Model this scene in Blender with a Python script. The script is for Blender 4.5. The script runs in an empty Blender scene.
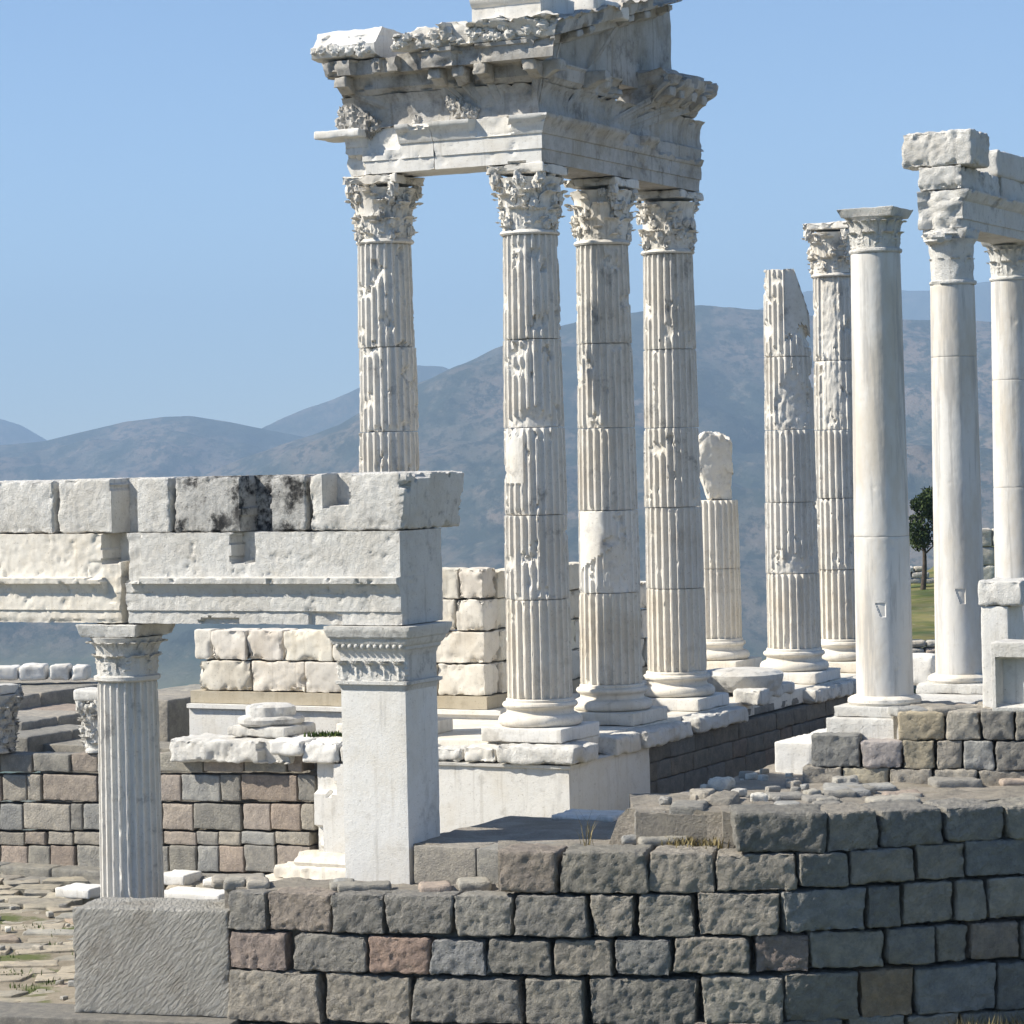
import bpy, math, random
import numpy as np
R = math.radians
random.seed(11)
RS = np.random.RandomState(5)
ZC = 7.6                                   # eye height above the court
F = 2800.0                                 # focal length in pixels
SN, CS = math.sin(R(1.26)), math.cos(R(1.26))
PX, PY = 512.0, 458.0
scene = bpy.context.scene
col = scene.collection

# ------------------------------------------------------------------ measuring helpers (heights relative to the eye)
def uv(px, py):
    dx, dy = px - PX, PY - py
    return dx * CS + dy * SN, -dx * SN + dy * CS
def at(px, py, Y):
    u, v = uv(px, py)
    return np.array([u * Y / F, Y, v * Y / F])
def zz(px, py, Y):
    return uv(px, py)[1] * Y / F
def hitplane(px, py, p0, n):
    u, v = uv(px, py)
    d = np.array([u / F, 1.0, v / F])
    t = np.dot(np.asarray(p0)[:2], n[:2]) / np.dot(d[:2], n[:2])
    return d * t

# ------------------------------------------------------------------ noise
_r = np.random.RandomState(3)
_p = _r.permutation(256); PERM = np.concatenate([_p, _p, _p])
GR = _r.normal(size=(256, 3)); GR /= np.linalg.norm(GR, axis=1)[:, None]
def pn(p):
    i = np.floor(p).astype(np.int64); f = p - i; i &= 255
    w = f * f * f * (f * (f * 6 - 15) + 10)
    out = np.zeros(len(p))
    for dx in (0, 1):
        for dy in (0, 1):
            for dz in (0, 1):
                h = PERM[PERM[PERM[i[:, 0] + dx] + i[:, 1] + dy] + i[:, 2] + dz]
                g = GR[h]
                d = (f[:, 0] - dx) * g[:, 0] + (f[:, 1] - dy) * g[:, 1] + (f[:, 2] - dz) * g[:, 2]
                out += d * (w[:, 0] if dx else 1 - w[:, 0]) * (w[:, 1] if dy else 1 - w[:, 1]) * (w[:, 2] if dz else 1 - w[:, 2])
    return out
def fbm(p, o=4, g=.5):
    s = np.zeros(len(p)); a = 1.0; t = 0; q = np.array(p, float)
    for k in range(o):
        s += a * pn(q); t += a; a *= g; q = q * 2.03 + 17.3
    return s / t * 1.9
def sv(seed):
    r = np.random.RandomState(int(seed) % 100000)
    return r.uniform(0, 200, 3)
def sstep(x, a, b):
    t = np.clip((np.asarray(x, float) - a) / (b - a), 0, 1)
    return t * t * (3 - 2 * t)

# ------------------------------------------------------------------ mesh builder
GS = 1.0                                   # size of the group being built, measured from the eye
class MB:
    def __init__(s): s.V = []; s.Q = []; s.T = []; s.C = []; s.n = 0
    def add(s, V, Q=None, T=None, tint=(1, 1, 1)):
        V = np.asarray(V, float)
        s.V.append(V); c = np.ones((len(V), 4)); c[:, :3] = tint; s.C.append(c)
        if Q is not None and len(Q): s.Q.append(np.asarray(Q, np.int64) + s.n)
        if T is not None and len(T): s.T.append(np.asarray(T, np.int64) + s.n)
        s.n += len(V)
    def build(s, name, mat, parent=None, smooth=True, sharp=38, origin=None):
        V = np.concatenate(s.V) * GS; V[:, 2] += ZC
        C = np.concatenate(s.C)
        if parent is not None:
            o = np.array(parent['_w'])
        elif origin is not None:
            o = np.array(origin)
        else:
            o = np.array([(V[:, 0].min() + V[:, 0].max()) / 2, (V[:, 1].min() + V[:, 1].max()) / 2, V[:, 2].min()])
        W = V - o
        Q = np.concatenate(s.Q) if s.Q else np.zeros((0, 4), np.int64)
        T = np.concatenate(s.T) if s.T else np.zeros((0, 3), np.int64)
        me = bpy.data.meshes.new(name)
        me.vertices.add(len(W)); me.vertices.foreach_set('co', W.astype(np.float32).ravel())
        nl = Q.size + T.size; npoly = len(Q) + len(T)
        me.loops.add(nl); me.polygons.add(npoly)
        me.loops.foreach_set('vertex_index', np.concatenate([Q.ravel(), T.ravel()]).astype(np.int32))
        st = np.concatenate([np.arange(len(Q)) * 4, Q.size + np.arange(len(T)) * 3]).astype(np.int32)
        me.polygons.foreach_set('loop_start', st)
        me.polygons.foreach_set('use_smooth', np.full(npoly, smooth))
        me.update(calc_edges=True); me.validate()
        a = me.color_attributes.new('tint', 'FLOAT_COLOR', 'POINT')
        a.data.foreach_set('color', C.astype(np.float32).ravel())
        if smooth and sharp: me.set_sharp_from_angle(angle=R(sharp))
        me.materials.append(mat)
        ob = bpy.data.objects.new(name, me); col.objects.link(ob)
        if parent is not None:
            ob.parent = parent; ob.location = (0, 0, 0)
            ob['_w'] = [float(x) for x in o]
        else:
            ob.location = o; ob['_w'] = [float(x) for x in o]
        return ob
def tag(o, label, cat, group=None, kind=None):
    if label: o['label'] = label
    if cat: o['category'] = cat
    if group: o['group'] = group
    if kind or cat: o['kind'] = kind or 'thing'
    return o
def thing(name, label, cat, loc, group=None):
    """an Empty at the base of a thing; loc relative to the eye"""
    o = bpy.data.objects.new(name, None); col.objects.link(o)
    o.empty_display_size = .3
    w = [float(loc[0]) * GS, float(loc[1]) * GS, float(loc[2]) * GS + ZC]
    o.location = w; o['_w'] = w
    return tag(o, label, cat, group)

# ------------------------------------------------------------------ shape helpers
def frame(o, ex, ey, ez=(0, 0, 1)):
    f = lambda v: np.array([v[0], v[1], v[2] if len(v) > 2 else 0.0], float)
    return (f(o), f(ex), f(ey), f(ez))
def place(fr, V, Q):
    o, ex, ey, ez = fr
    W = o + V[:, :1] * ex + V[:, 1:2] * ey + V[:, 2:3] * ez
    if np.dot(np.cross(ex, ey), ez) < 0: Q = Q[:, ::-1]
    return W, Q
def lin(a, b, step):
    return np.linspace(a, b, max(2, int(math.ceil(abs(b - a) / step)) + 1))
def lin_e(h, r, res):
    inner = lin(-(h - r), h - r, res)
    return np.concatenate([[-h, -h + .3 * r], inner, [h - .3 * r, h]])
def boxgrid(xs, ys, zs):
    nx, ny, nz = len(xs), len(ys), len(zs)
    m = np.zeros((nx, ny, nz), bool)
    m[0] = m[-1] = True; m[:, 0] = m[:, -1] = True; m[:, :, 0] = m[:, :, -1] = True
    idx = np.argwhere(m); I = np.full((nx, ny, nz), -1, np.int64); I[m] = np.arange(len(idx))
    V = np.stack([xs[idx[:, 0]], ys[idx[:, 1]], zs[idx[:, 2]]], 1)
    Q = []
    def face(G, flip):
        q = np.stack([G[:-1, :-1], G[1:, :-1], G[1:, 1:], G[:-1, 1:]], -1).reshape(-1, 4)
        Q.append(q[:, ::-1] if flip else q)
    face(I[:, :, 0], True); face(I[:, :, -1], False)
    face(I[:, 0, :], False); face(I[:, -1, :], True)
    face(I[0], True); face(I[-1], False)
    return V, np.concatenate(Q), idx
def clampit(V, clamps, seed):
    """clamps: (x0,x1,z0,z1,ymax): chunks broken out of the outer face"""
    for k, cl in enumerate(clamps or []):
        x0, x1, z0, z1, ym = cl[:5]; rag = cl[5] if len(cl) > 5 else .05
        w = V * 3.1 + sv(seed + k * 7)
        dx = rag * fbm(w, 3); dz = rag * fbm(w + 31, 3)
        m = (V[:, 0] + dx > x0) & (V[:, 0] + dx < x1) & (V[:, 2] + dz > z0) & (V[:, 2] + dz < z1)
        lim = ym + .035 * fbm(V * np.array([5, 0, 5]) + sv(seed + 3), 3) * (rag > .01)
        V[m, 1] = np.minimum(V[m, 1], lim[m])
    return V
def block(mb, fr, c, h, r=.03, amp=.012, freq=3.0, chip=.03, chipw=.10, res=.07, seed=0, tint=(1, 1, 1), clamps=None, deform=None, big=0, g=.6):
    c = np.asarray(c, float); h = np.asarray(h, float); r = min(r, h.min() * .9)
    V0, Q, _ = boxgrid(lin_e(h[0], r, res), lin_e(h[1], r, res), lin_e(h[2], r, res))
    q = np.clip(V0, -(h - r), h - r); d = V0 - q
    n = np.linalg.norm(d, axis=1)[:, None]; nr = d / np.maximum(n, 1e-9)
    V = q + nr * r
    P = V + sv(seed)
    disp = amp * fbm(P * freq, 4, g)
    if big: disp += big * fbm(P * .9 + 9, 2)
    if chip:
        dist = np.sort(h - np.abs(V0), axis=1)[:, 1]
        disp -= chip * np.exp(-dist / chipw) * np.clip(fbm(P * 2.6 + 50, 3) + .15, 0, 1.2) * np.clip(.7 + 1.1 * fbm(P * 8 + 80, 3), .1, 1.8)
    V = V + nr * disp[:, None]
    if deform is not None: V = deform(V, h)
    V = V + c
    V = clampit(V, clamps, seed)
    W, Q = place(fr, V, Q)
    mb.add(W, Q, tint=tint)
def pblock(mb, fr, x0, x1, prof, back, m0=0, m1=0, res=.06, amp=.006, freq=4.0, chip=.0, chipf=2.2, chipt=.1, rag0=0, rag1=0,
           seed=0, tint=(1, 1, 1), clamps=None, ribs=None, top=0):
    """a course with a moulded outer face: prof = (z, out) from bottom to top"""
    zs = [prof[0][0]]; os_ = [prof[0][1]]
    for (za, oa), (zb, ob) in zip(prof[:-1], prof[1:]):
        k = max(1, int(math.ceil(math.hypot(zb - za, ob - oa) / res)))
        for j in range(1, k + 1):
            zs.append(za + (zb - za) * j / k); os_.append(oa + (ob - oa) * j / k)
    zs = np.array(zs); os_ = np.array(os_)
    xs = lin(0, 1, res / abs(x1 - x0)); ys = lin(0, 1, .12 / max(.1, (os_.max() - back)))
    V, Q, idx = boxgrid(xs, ys, np.arange(len(zs)).astype(float))
    s, t, k = V[:, 0], V[:, 1], idx[:, 2]
    y = back + (os_[k] - back) * t
    xa = x0 - m0 * y; xb = x1 + m1 * y
    x = xa + s * (xb - xa)
    z = zs[k]
    N = np.stack([(s > .999) * 1.0 - (s < .001) * 1.0, (t > .999) * 1.0 - (t < .001) * 1.0, (k == len(zs) - 1) * 1.0 - (k == 0) * 1.0], 1)
    N /= np.linalg.norm(N, axis=1)[:, None]
    if m0: N[(s < .001), 0] = 0
    if m1: N[(s > .999), 0] = 0
    V = np.stack([x, y, z], 1)
    P = V + sv(seed)
    disp = amp * fbm(P * freq, 4)
    if chip:
        span = max(.02, os_.max() - os_.min()); wgt = .35 + .65 * np.clip((y - os_.min()) / span, 0, 1)
        nn = fbm(P * chipf + 40, 4, .6); disp -= chip * wgt * (.6 * np.clip(nn - chipt, 0, 1) + .55 * sstep(nn, chipt + .12, chipt + .22))
    V = V + N * disp[:, None]
    if ribs:
        sp, dep, z0, z1 = ribs
        m = (t > .999) & (z > z0) & (z < z1)
        V[m, 1] -= dep * np.abs(np.sin(math.pi * V[m, 0] / sp)) ** .5 * (.7 + .6 * fbm(P[m] * 2, 2))
    if rag0: V[:, 0] += rag0 * np.exp(-(s * abs(x1 - x0)) / .15) * (.3 + fbm(P * np.array([0, 3, 3]), 3))
    if rag1: V[:, 0] -= rag1 * np.exp(-((1 - s) * abs(x1 - x0)) / .15) * (.3 + fbm(P * np.array([0, 3, 3]) + 9, 3))
    if top:
        zt = prof[-1][0]; q = np.stack([x * 1.6, y * 1.2, 0 * x], 1) + sv(seed + 8)
        lim = zt - top * np.clip(.9 * fbm(q, 4, .65) + .25, 0, 1.3)
        V[:, 2] = np.minimum(V[:, 2], lim + .02 * (k - k.max()) * (os_.max() > 0) * .1)
    V = clampit(V, clamps, seed)
    W, Q = place(fr, V, Q)
    mb.add(W, Q, tint=tint)
def grid_quads(nr, nc, wrap):
    i = np.arange(nr - 1)[:, None]; j = np.arange(nc if wrap else nc - 1)[None, :]
    a = i * nc + j; b = i * nc + (j + 1) % nc
    return np.stack([a, b, b + nc, a + nc], -1).reshape(-1, 4)
def lathe(mb, cx, cy, prof, n=96, amp=.004, chip=0.0, chipf=2.5, seed=0, tint=(1, 1, 1), res=.05):
    pr = [prof[0]]
    for (ra, za), (rb, zb) in zip(prof[:-1], prof[1:]):
        k = max(1, int(math.ceil(math.hypot(rb - ra, zb - za) / res)))
        for j in range(1, k + 1): pr.append((ra + (rb - ra) * j / k, za + (zb - za) * j / k))
    pr = np.array(pr); th = np.linspace(0, 2 * math.pi, n, endpoint=False)
    r = np.repeat(pr[:, :1], n, 1); z = np.repeat(pr[:, 1:], n, 1)
    c, s = np.cos(th)[None], np.sin(th)[None]
    P = np.stack([(r * c).ravel(), (r * s).ravel(), z.ravel()], 1) + sv(seed)
    d = amp * fbm(P * 3, 3)
    if chip: d = d - chip * np.clip(fbm(P * chipf + 20, 4) - .12, 0, 1)
    r = r + d.reshape(r.shape) * (r > .03)
    V = np.stack([(cx + r * c).ravel(), (cy + r * s).ravel(), z.ravel()], 1)
    V = np.concatenate([V, [[cx, cy, pr[0, 1]], [cx, cy, pr[-1, 1]]]])
    m = len(pr); T = []
    for j in range(n):
        T.append((m * n, (j + 1) % n, j)); T.append((m * n + 1, (m - 1) * n + j, (m - 1) * n + (j + 1) % n))
    mb.add(V, grid_quads(m, n, True), T, tint=tint)
FP = [0.0, .10, .125, .22, .36, .5, .64, .78, .875, .90]
def drum(mb, cx, cy, z0, z1, ra, rb, seed=0, chip=.06, chipt=.15, flutes=24, smooth=False, patches=(), cut=None, dents=(), marks=(), amp=.003, phase=0, tint=(1, 1, 1), edge=.012):
    """a column drum: ra/rb bottom and top radius; chips eat the arrises away"""
    if smooth:
        th = np.linspace(0, 2 * math.pi, 180, endpoint=False); fl = np.zeros(180)
    else:
        th = (np.arange(flutes)[:, None] + np.array(FP)[None]).ravel() / flutes * 2 * math.pi
        p = np.tile(np.array(FP), flutes); s = np.abs(p - .5 + 0.0) / .385
        fl = np.where(s < 1, np.sqrt(np.clip(1 - s * s, 0, 1)), 0)
    n = len(th); th = th + phase
    H = z1 - z0
    rows = list(lin(z0 + .05, z1 - .05, .036)) + [z0, z0 + .012, z0 + .03, z1 - .03, z1 - .012, z1]
    for (a0, a1, m0, m1) in marks: rows += list(lin(m0 - .02, m1 + .02, .012))
    rows = np.array(sorted(rows)); m = len(rows)
    z = np.repeat(rows[:, None], n, 1); t = (z - z0) / H
    Rb = ra + (rb - ra) * t
    TH = np.repeat(th[None], m, 0); c, s = np.cos(TH), np.sin(TH)
    fd = .058 * Rb / .55 * (1 if not smooth else 0)
    r = Rb - fd * fl[None]
    P = np.stack([(Rb * c).ravel(), (Rb * s).ravel(), z.ravel()], 1) + sv(seed)
    n1 = fbm(P * 2.1, 4).reshape(r.shape); n2 = fbm(P * 7 + 60, 3).reshape(r.shape)
    if chip:
        n3 = fbm(P * np.array([5, 5, 3.2]) + 33, 4, .7).reshape(r.shape)
        lim = Rb - chip * .42 * sstep(n1 + .25 * n3, chipt + .16, chipt + .28) - chip * .3 * np.clip(n1 - chipt, 0, 1)
        lim = lim - .034 * sstep(n3 + .5 * n1, .33, .43) * (chip > .05) - .02 * sstep(n3, .34, .42) * (chip > .02) * (not smooth)
        r = np.minimum(r, lim + .010 * n2 * (chip > .02) * (not smooth))
    for (t0, t1, p0, p1, dep, sl) in patches:               # plain repairs without flutes: degrees from the side facing the eye
        a = (np.degrees(TH) + 90 + 180) % 360 - 180
        m_ = (a > t0) & (a < t1) & (t > p0 + sl * (a - t0) / max(1, t1 - t0)) & (t < p1)
        r = np.where(m_, Rb - dep + .004 * n2, r)
    for (t0, p0, wa, wz, dep) in dents:                     # hollows knocked out of the drum
        a = (np.degrees(TH) + 90 + 180) % 360 - 180
        q = (np.abs(a - t0) / wa) ** 1.5 + (np.abs(t - p0) / wz) ** 1.5 + .45 * n1 + .45 * n2
        r = np.minimum(r, Rb - dep * (.55 + .45 * np.clip(1.2 - q, 0, 1)) + .016 * n2 + (q > 1.2) * 9)
    for (a0, a1, m0, m1) in marks:                           # small keystone shaped sockets
        a = (np.degrees(TH) + 90 + 180) % 360 - 180
        f = np.clip((z - m0) / (m1 - m0), 0, 1); mid = a0 + (a1 - a0) * .62
        m_ = (z > m0) & (z < m1) & (a > a0 + (mid - a0) * (1 - f) * .8) & (a < a1)
        r = np.where(m_, Rb - .02, r)
    ed = np.minimum(z - z0, z1 - z)
    r = r - edge * np.exp(-ed / .015) * (.6 + np.clip(n2, -.5, 1)) - .05 * np.exp(-ed / .05) * np.clip(n1 - .12, 0, 1) * (chip > .02)
    r = r + amp * n2
    X, Y = r * c, r * s
    V = [np.stack([X.ravel(), Y.ravel(), z.ravel()], 1)]
    Q = [grid_quads(m, n, True)]; k = m * n
    for (row, zt, flip) in ((0, z0, True), (m - 1, z1, False)):
        prev = np.arange(n) + row * n
        for f in (.8, .6, .4, .2, .02):
            V.append(np.stack([X[row] * f, Y[row] * f, np.full(n, zt)], 1))
            cur = np.arange(n) + k; k += n
            q = np.stack([prev, np.roll(prev, -1), np.roll(cur, -1), cur], 1)
            Q.append(q[:, ::-1] if flip else q); prev = cur
    V = np.concatenate(V)
    if cut is not None:
        tt = (V[:, 2] - z0) / H
        V[:, 2] = z0 + tt * (np.clip(cut(V[:, 0], V[:, 1]), .02, None) + .05 * fbm(np.stack([V[:, 0] * 6, V[:, 1] * 6, V[:, 0] * 0], 1) + sv(seed + 5), 4))
    V[:, 0] += cx; V[:, 1] += cy
    mb.add(V, np.concatenate(Q), tint=tint)
def leaf(mb, base, out, side, h, w, flare, curl, thick, seed=0, nu=9, nv=14, wrap=.12, rough=.012, droop=.30):
    """an acanthus leaf: grows up from base, leans outward and curls over at the tip"""
    base = np.asarray(base, float); out = np.asarray(out, float); side = np.asarray(side, float)
    u = np.linspace(-1, 1, nu)[None]; v = np.linspace(0, 1, nv)[:, None]
    half = w * (.62 + .38 * np.sin(math.pi * np.clip(v * .85 + .12, 0, 1))) * (1 - .55 * np.clip((v - .72) / .28, 0, 1) ** 1.5) * (1 + .13 * np.sin(v * 5 * 2 * math.pi))
    x = u * half
    cv = np.clip((v - .68) / .32, 0, 1)
    o = flare * v ** 2 + curl * np.sin(cv * math.pi * .6) + 0 * u
    o = o - wrap * w * (u ** 2) + .10 * w * np.cos(u * math.pi * 2.5) * (1 - .3 * v) * np.sin(np.clip(v * 4, 0, 1) * math.pi / 2)
    zz_ = h * (v - droop * cv ** 2 * .8) + 0 * u
    Vf = base + x.reshape(-1, 1) * side + o.reshape(-1, 1) * out + np.stack([0 * zz_.ravel(), 0 * zz_.ravel(), zz_.ravel()], 1)
    Vb = Vf - out * thick * (1.0) - np.array([0, 0, thick * .5]) * cv.repeat(nu, 1).reshape(-1, 1)
    nz = rough * fbm(np.concatenate([Vf, Vb]) * 9 + sv(seed), 3)
    V = np.concatenate([Vf, Vb]) + nz[:, None] * out
    g = grid_quads(nv, nu, False); N = nv * nu
    ring = list(range(nu)) + [i * nu + nu - 1 for i in range(1, nv)] + [(nv - 1) * nu + j for j in range(nu - 2, -1, -1)] + [i * nu for i in range(nv - 2, 0, -1)]
    e = np.array([(ring[i], ring[(i + 1) % len(ring)]) for i in range(len(ring))])
    S = np.stack([e[:, 1], e[:, 0], e[:, 0] + N, e[:, 1] + N], 1)
    mb.add(V, np.concatenate([g, g[:, ::-1] + N, S]))
def lump(mb, c, r, seed=0, amp=.25, n=14, sq=(1, 1, 1), tint=(1, 1, 1), freq=2.6):
    th = np.linspace(0, 2 * math.pi, n * 2, endpoint=False); ph = np.linspace(.02, math.pi - .02, n)
    d = np.stack([np.outer(np.sin(ph), np.cos(th)).ravel(), np.outer(np.sin(ph), np.sin(th)).ravel(), np.outer(np.cos(ph), np.ones_like(th)).ravel()], 1)
    rr = r * (1 + amp * fbm(d * freq + sv(seed), 4))
    mb.add(np.asarray(c) + d * rr[:, None] * np.asarray(sq), grid_quads(n, len(th), True)[:, ::-1], tint=tint)

# ------------------------------------------------------------------ materials
class NT:
    def __init__(s, name):
        s.m = bpy.data.materials.new(name); s.m.use_nodes = True; s.t = s.m.node_tree; s.t.nodes.clear()
        s.out = s.n('ShaderNodeOutputMaterial'); s.b = s.n('ShaderNodeBsdfPrincipled'); s.l(s.b.outputs[0], s.out.inputs[0])
        s.b.inputs['Roughness'].default_value = .85; s.b.inputs['Specular IOR Level'].default_value = .25
        s.pos = s.n('ShaderNodeNewGeometry').outputs['Position']
    def n(s, t, **k):
        x = s.t.nodes.new(t)
        for a, b in k.items(): setattr(x, a, b)
        return x
    def l(s, a, b): s.t.links.new(a, b)
    def put(s, sock, v):
        if hasattr(v, 'is_linked'): s.l(v, sock)
        elif isinstance(v, (tuple, list)) and len(v) == 3 and sock.type == 'RGBA': sock.default_value = (*v, 1)
        else: sock.default_value = v
    def noise(s, scale, detail=5, rough=.6, off=0, vec=None, stretch=None, dist=0):
        v = vec or s.pos
        if stretch or off:
            mp = s.n('ShaderNodeMapping'); s.l(v, mp.inputs[0])
            mp.inputs['Scale'].default_value = stretch or (1, 1, 1); mp.inputs['Location'].default_value = (off, off * 1.7, off * .6); v = mp.outputs[0]
        x = s.n('ShaderNodeTexNoise'); s.l(v, x.inputs['Vector'])
        x.inputs['Scale'].default_value = scale; x.inputs['Detail'].default_value = detail; x.inputs['Roughness'].default_value = rough
        x.inputs['Distortion'].default_value = dist
        return x.outputs['Fac']
    def ramp(s, f, a, b, ca=0.0, cb=1.0):
        x = s.n('ShaderNodeMapRange'); x.interpolation_type = 'SMOOTHSTEP'; s.l(f, x.inputs[0])
        x.inputs[1].default_value = a; x.inputs[2].default_value = b; x.inputs[3].default_value = ca; x.inputs[4].default_value = cb
        return x.outputs[0]
    def mix(s, f, a, b, mode='MIX'):
        x = s.n('ShaderNodeMix', data_type='RGBA', blend_type=mode)
        s.put(x.inputs['Factor'], f); s.put(x.inputs[6], a); s.put(x.inputs[7], b)
        return x.outputs[2]
    def math(s, op, a, b=0.0):
        x = s.n('ShaderNodeMath', operation=op); s.put(x.inputs[0], a); s.put(x.inputs[1], b); return x.outputs[0]
    def tint(s):
        x = s.n('ShaderNodeAttribute', attribute_name='tint'); return x.outputs['Color']
    def bump(s, h, strength, dist, prev=None):
        x = s.n('ShaderNodeBump'); x.inputs['Strength'].default_value = strength; x.inputs['Distance'].default_value = dist
        s.l(h, x.inputs['Height'])
        if prev: s.l(prev, x.inputs['Normal'])
        return x.outputs[0]
    def done(s, c, nrm=None):
        s.put(s.b.inputs['Base Color'], c)
        if nrm: s.l(nrm, s.b.inputs['Normal'])
        return s.m
def marble(name, base, warm, dark, warm_amt=.5, dark_amt=.4, streak=.35, bump=.5, off=0, pits=.4, dr=(.53, .68)):
    k = NT(name)
    c = k.mix(k.ramp(k.noise(1.1, 6, .65, off), .42, .68, 0, warm_amt), base, warm)
    c = k.mix(k.ramp(k.noise(6.0, 6, .7, off + 3), .5, .75, 0, .35), c, tuple(x * .72 for x in warm))
    c = k.mix(k.ramp(k.noise(1.7, 5, .7, off + 9, stretch=(2.2, 2.2, .35)), .55, .72, 0, streak), c, tuple(x * .55 for x in base))
    d = k.math('MULTIPLY', k.ramp(k.noise(2.3, 8, .72, off + 21), *dr), k.ramp(k.noise(.6, 3, .5, off + 5), dr[0] - .12, dr[1] - .1))
    c = k.mix(k.math('MULTIPLY', d, dark_amt), c, dark)
    c = k.mix(k.ramp(k.noise(24, 3, .6, off + 41), .62, .70, 0, .45), c, tuple(x * .45 for x in warm))
    c = k.mix(k.ramp(k.noise(2.6, 4, .6, off + 51, stretch=(3, 3, .16)), .56, .70, 0, streak * .8), c, tuple(x * .62 for x in warm))
    c = k.mix(1.0, c, k.tint(), 'MULTIPLY')
    nb = k.bump(k.noise(16, 8, .75, off), bump * .7, .03)
    nb = k.bump(k.noise(52, 6, .7, off + 2), pits, .016, nb)
    return k.done(c, nb)
def andesite(name, bump=.9, scale=1.0, lichen=.25, f=1.0):
    k = NT(name)
    c = k.mix(k.ramp(k.noise(5 * scale, 7, .7), .35, .7), k.mix(1.0, k.tint(), (.78 * f, .78 * f, .78 * f), 'MULTIPLY'), k.mix(1.0, k.tint(), (1.18 * f, 1.15 * f, 1.08 * f), 'MULTIPLY'))
    c = k.mix(k.ramp(k.noise(38, 3, .6, 4), .55, .7, 0, .45), c, k.mix(1.0, k.tint(), (1.7, 1.66, 1.6), 'MULTIPLY'))
    c = k.mix(k.ramp(k.noise(2.2, 6, .7, 15), .56, .72, 0, lichen), c, (.36, .33, .26))
    c = k.mix(k.ramp(k.noise(3.1, 6, .7, 33), .58, .72, 0, .35), c, (.06, .058, .055))
    nb = k.bump(k.noise(11 * scale, 8, .74, 1), bump, .09)
    nb = k.bump(k.noise(30 * scale, 6, .7, 2), bump, .05, nb)
    return k.done(c, nb)
M_temple = marble('weathered_marble', (.70, .675, .62), (.56, .51, .43), (.10, .098, .10), .55, .55, .45, .55)
M_white = marble('clean_marble', (.74, .725, .685), (.66, .61, .52), (.30, .28, .25), .55, .45, .4, .45, 11, .45)
M_cream = marble('cream_marble', (.74, .70, .62), (.60, .53, .42), (.25, .22, .18), .6, .3, .35, .4, 23, .3)
M_stoa = marble('pitted_marble', (.74, .725, .68), (.58, .54, .47), (.16, .155, .15), .55, .6, .4, 1.5, 31, 1.0)
M_stain = marble('blackened_marble', (.55, .54, .51), (.42, .40, .36), (.025, .025, .026), .5, 1.0, .5, 1.4, 47, 1.0, (.44, .60))
M_entab = marble('stained_shaded_marble', (.50, .485, .455), (.37, .33, .265), (.15, .143, .135), .75, .9, .7, .8, 61, .4, (.44, .70))  # dark stains, plus the entablature's shade put into a darker base colour
M_stone = andesite('andesite', 1.0, 1.0, .35, 1.3)
M_cut = andesite('cut_andesite', .45, 1.3, .12)
M_core = andesite('podium_stone', .55, .9, .15)
M_rubble = andesite('rubble_stone', .8, .8, .55, 1.38)
def tooled():
    k = NT('tooled_andesite')
    mp = k.n('ShaderNodeMapping'); k.l(k.pos, mp.inputs[0]); mp.inputs['Rotation'].default_value = (0, R(48), 0)
    mq = k.n('ShaderNodeMapping'); k.l(mp.outputs[0], mq.inputs[0]); mq.inputs['Scale'].default_value = (7, 7, 24)
    n = k.noise(1.0, 5, .62, 0, mq.outputs[0], dist=.15)
    c = k.mix(k.ramp(k.noise(1.3, 5, .6), .35, .7), (.33, .32, .29), (.40, .385, .35))
    c = k.mix(k.ramp(k.noise(45, 3, .6), .5, .7, 0, .4), c, (.52, .50, .46))
    c = k.mix(k.ramp(k.noise(1.1, 7, .7, 9), .5, .68, 0, .6), c, (.22, .20, .165))
    nb = k.bump(k.ramp(n, .36, .62), .8, .045)
    nb = k.bump(k.noise(30, 5, .6), .4, .015, nb)
    return k.done(c, nb)
M_tool = tooled()
def ground_mat(name, a, b, moss, moss_amt, bump=.6):
    k = NT(name)
    c = k.mix(k.ramp(k.noise(1.6, 7, .7), .35, .68), a, b)
    c = k.mix(k.ramp(k.noise(30, 3, .6, 4), .5, .72, 0, .4), c, tuple(x * 1.5 for x in b))
    c = k.mix(k.ramp(k.noise(.9, 6, .65, 8), .5, .62, 0, moss_amt), c, moss)
    nb = k.bump(k.noise(9, 8, .7, 1), bump, .06)
    return k.done(c, nb)
M_earth = ground_mat('court_earth', (.20, .17, .12), (.30, .26, .20), (.10, .12, .035), .95)
M_terrace = ground_mat('terrace_bedrock', (.24, .215, .18), (.36, .325, .275), (.20, .175, .12), .3, .9)
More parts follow.
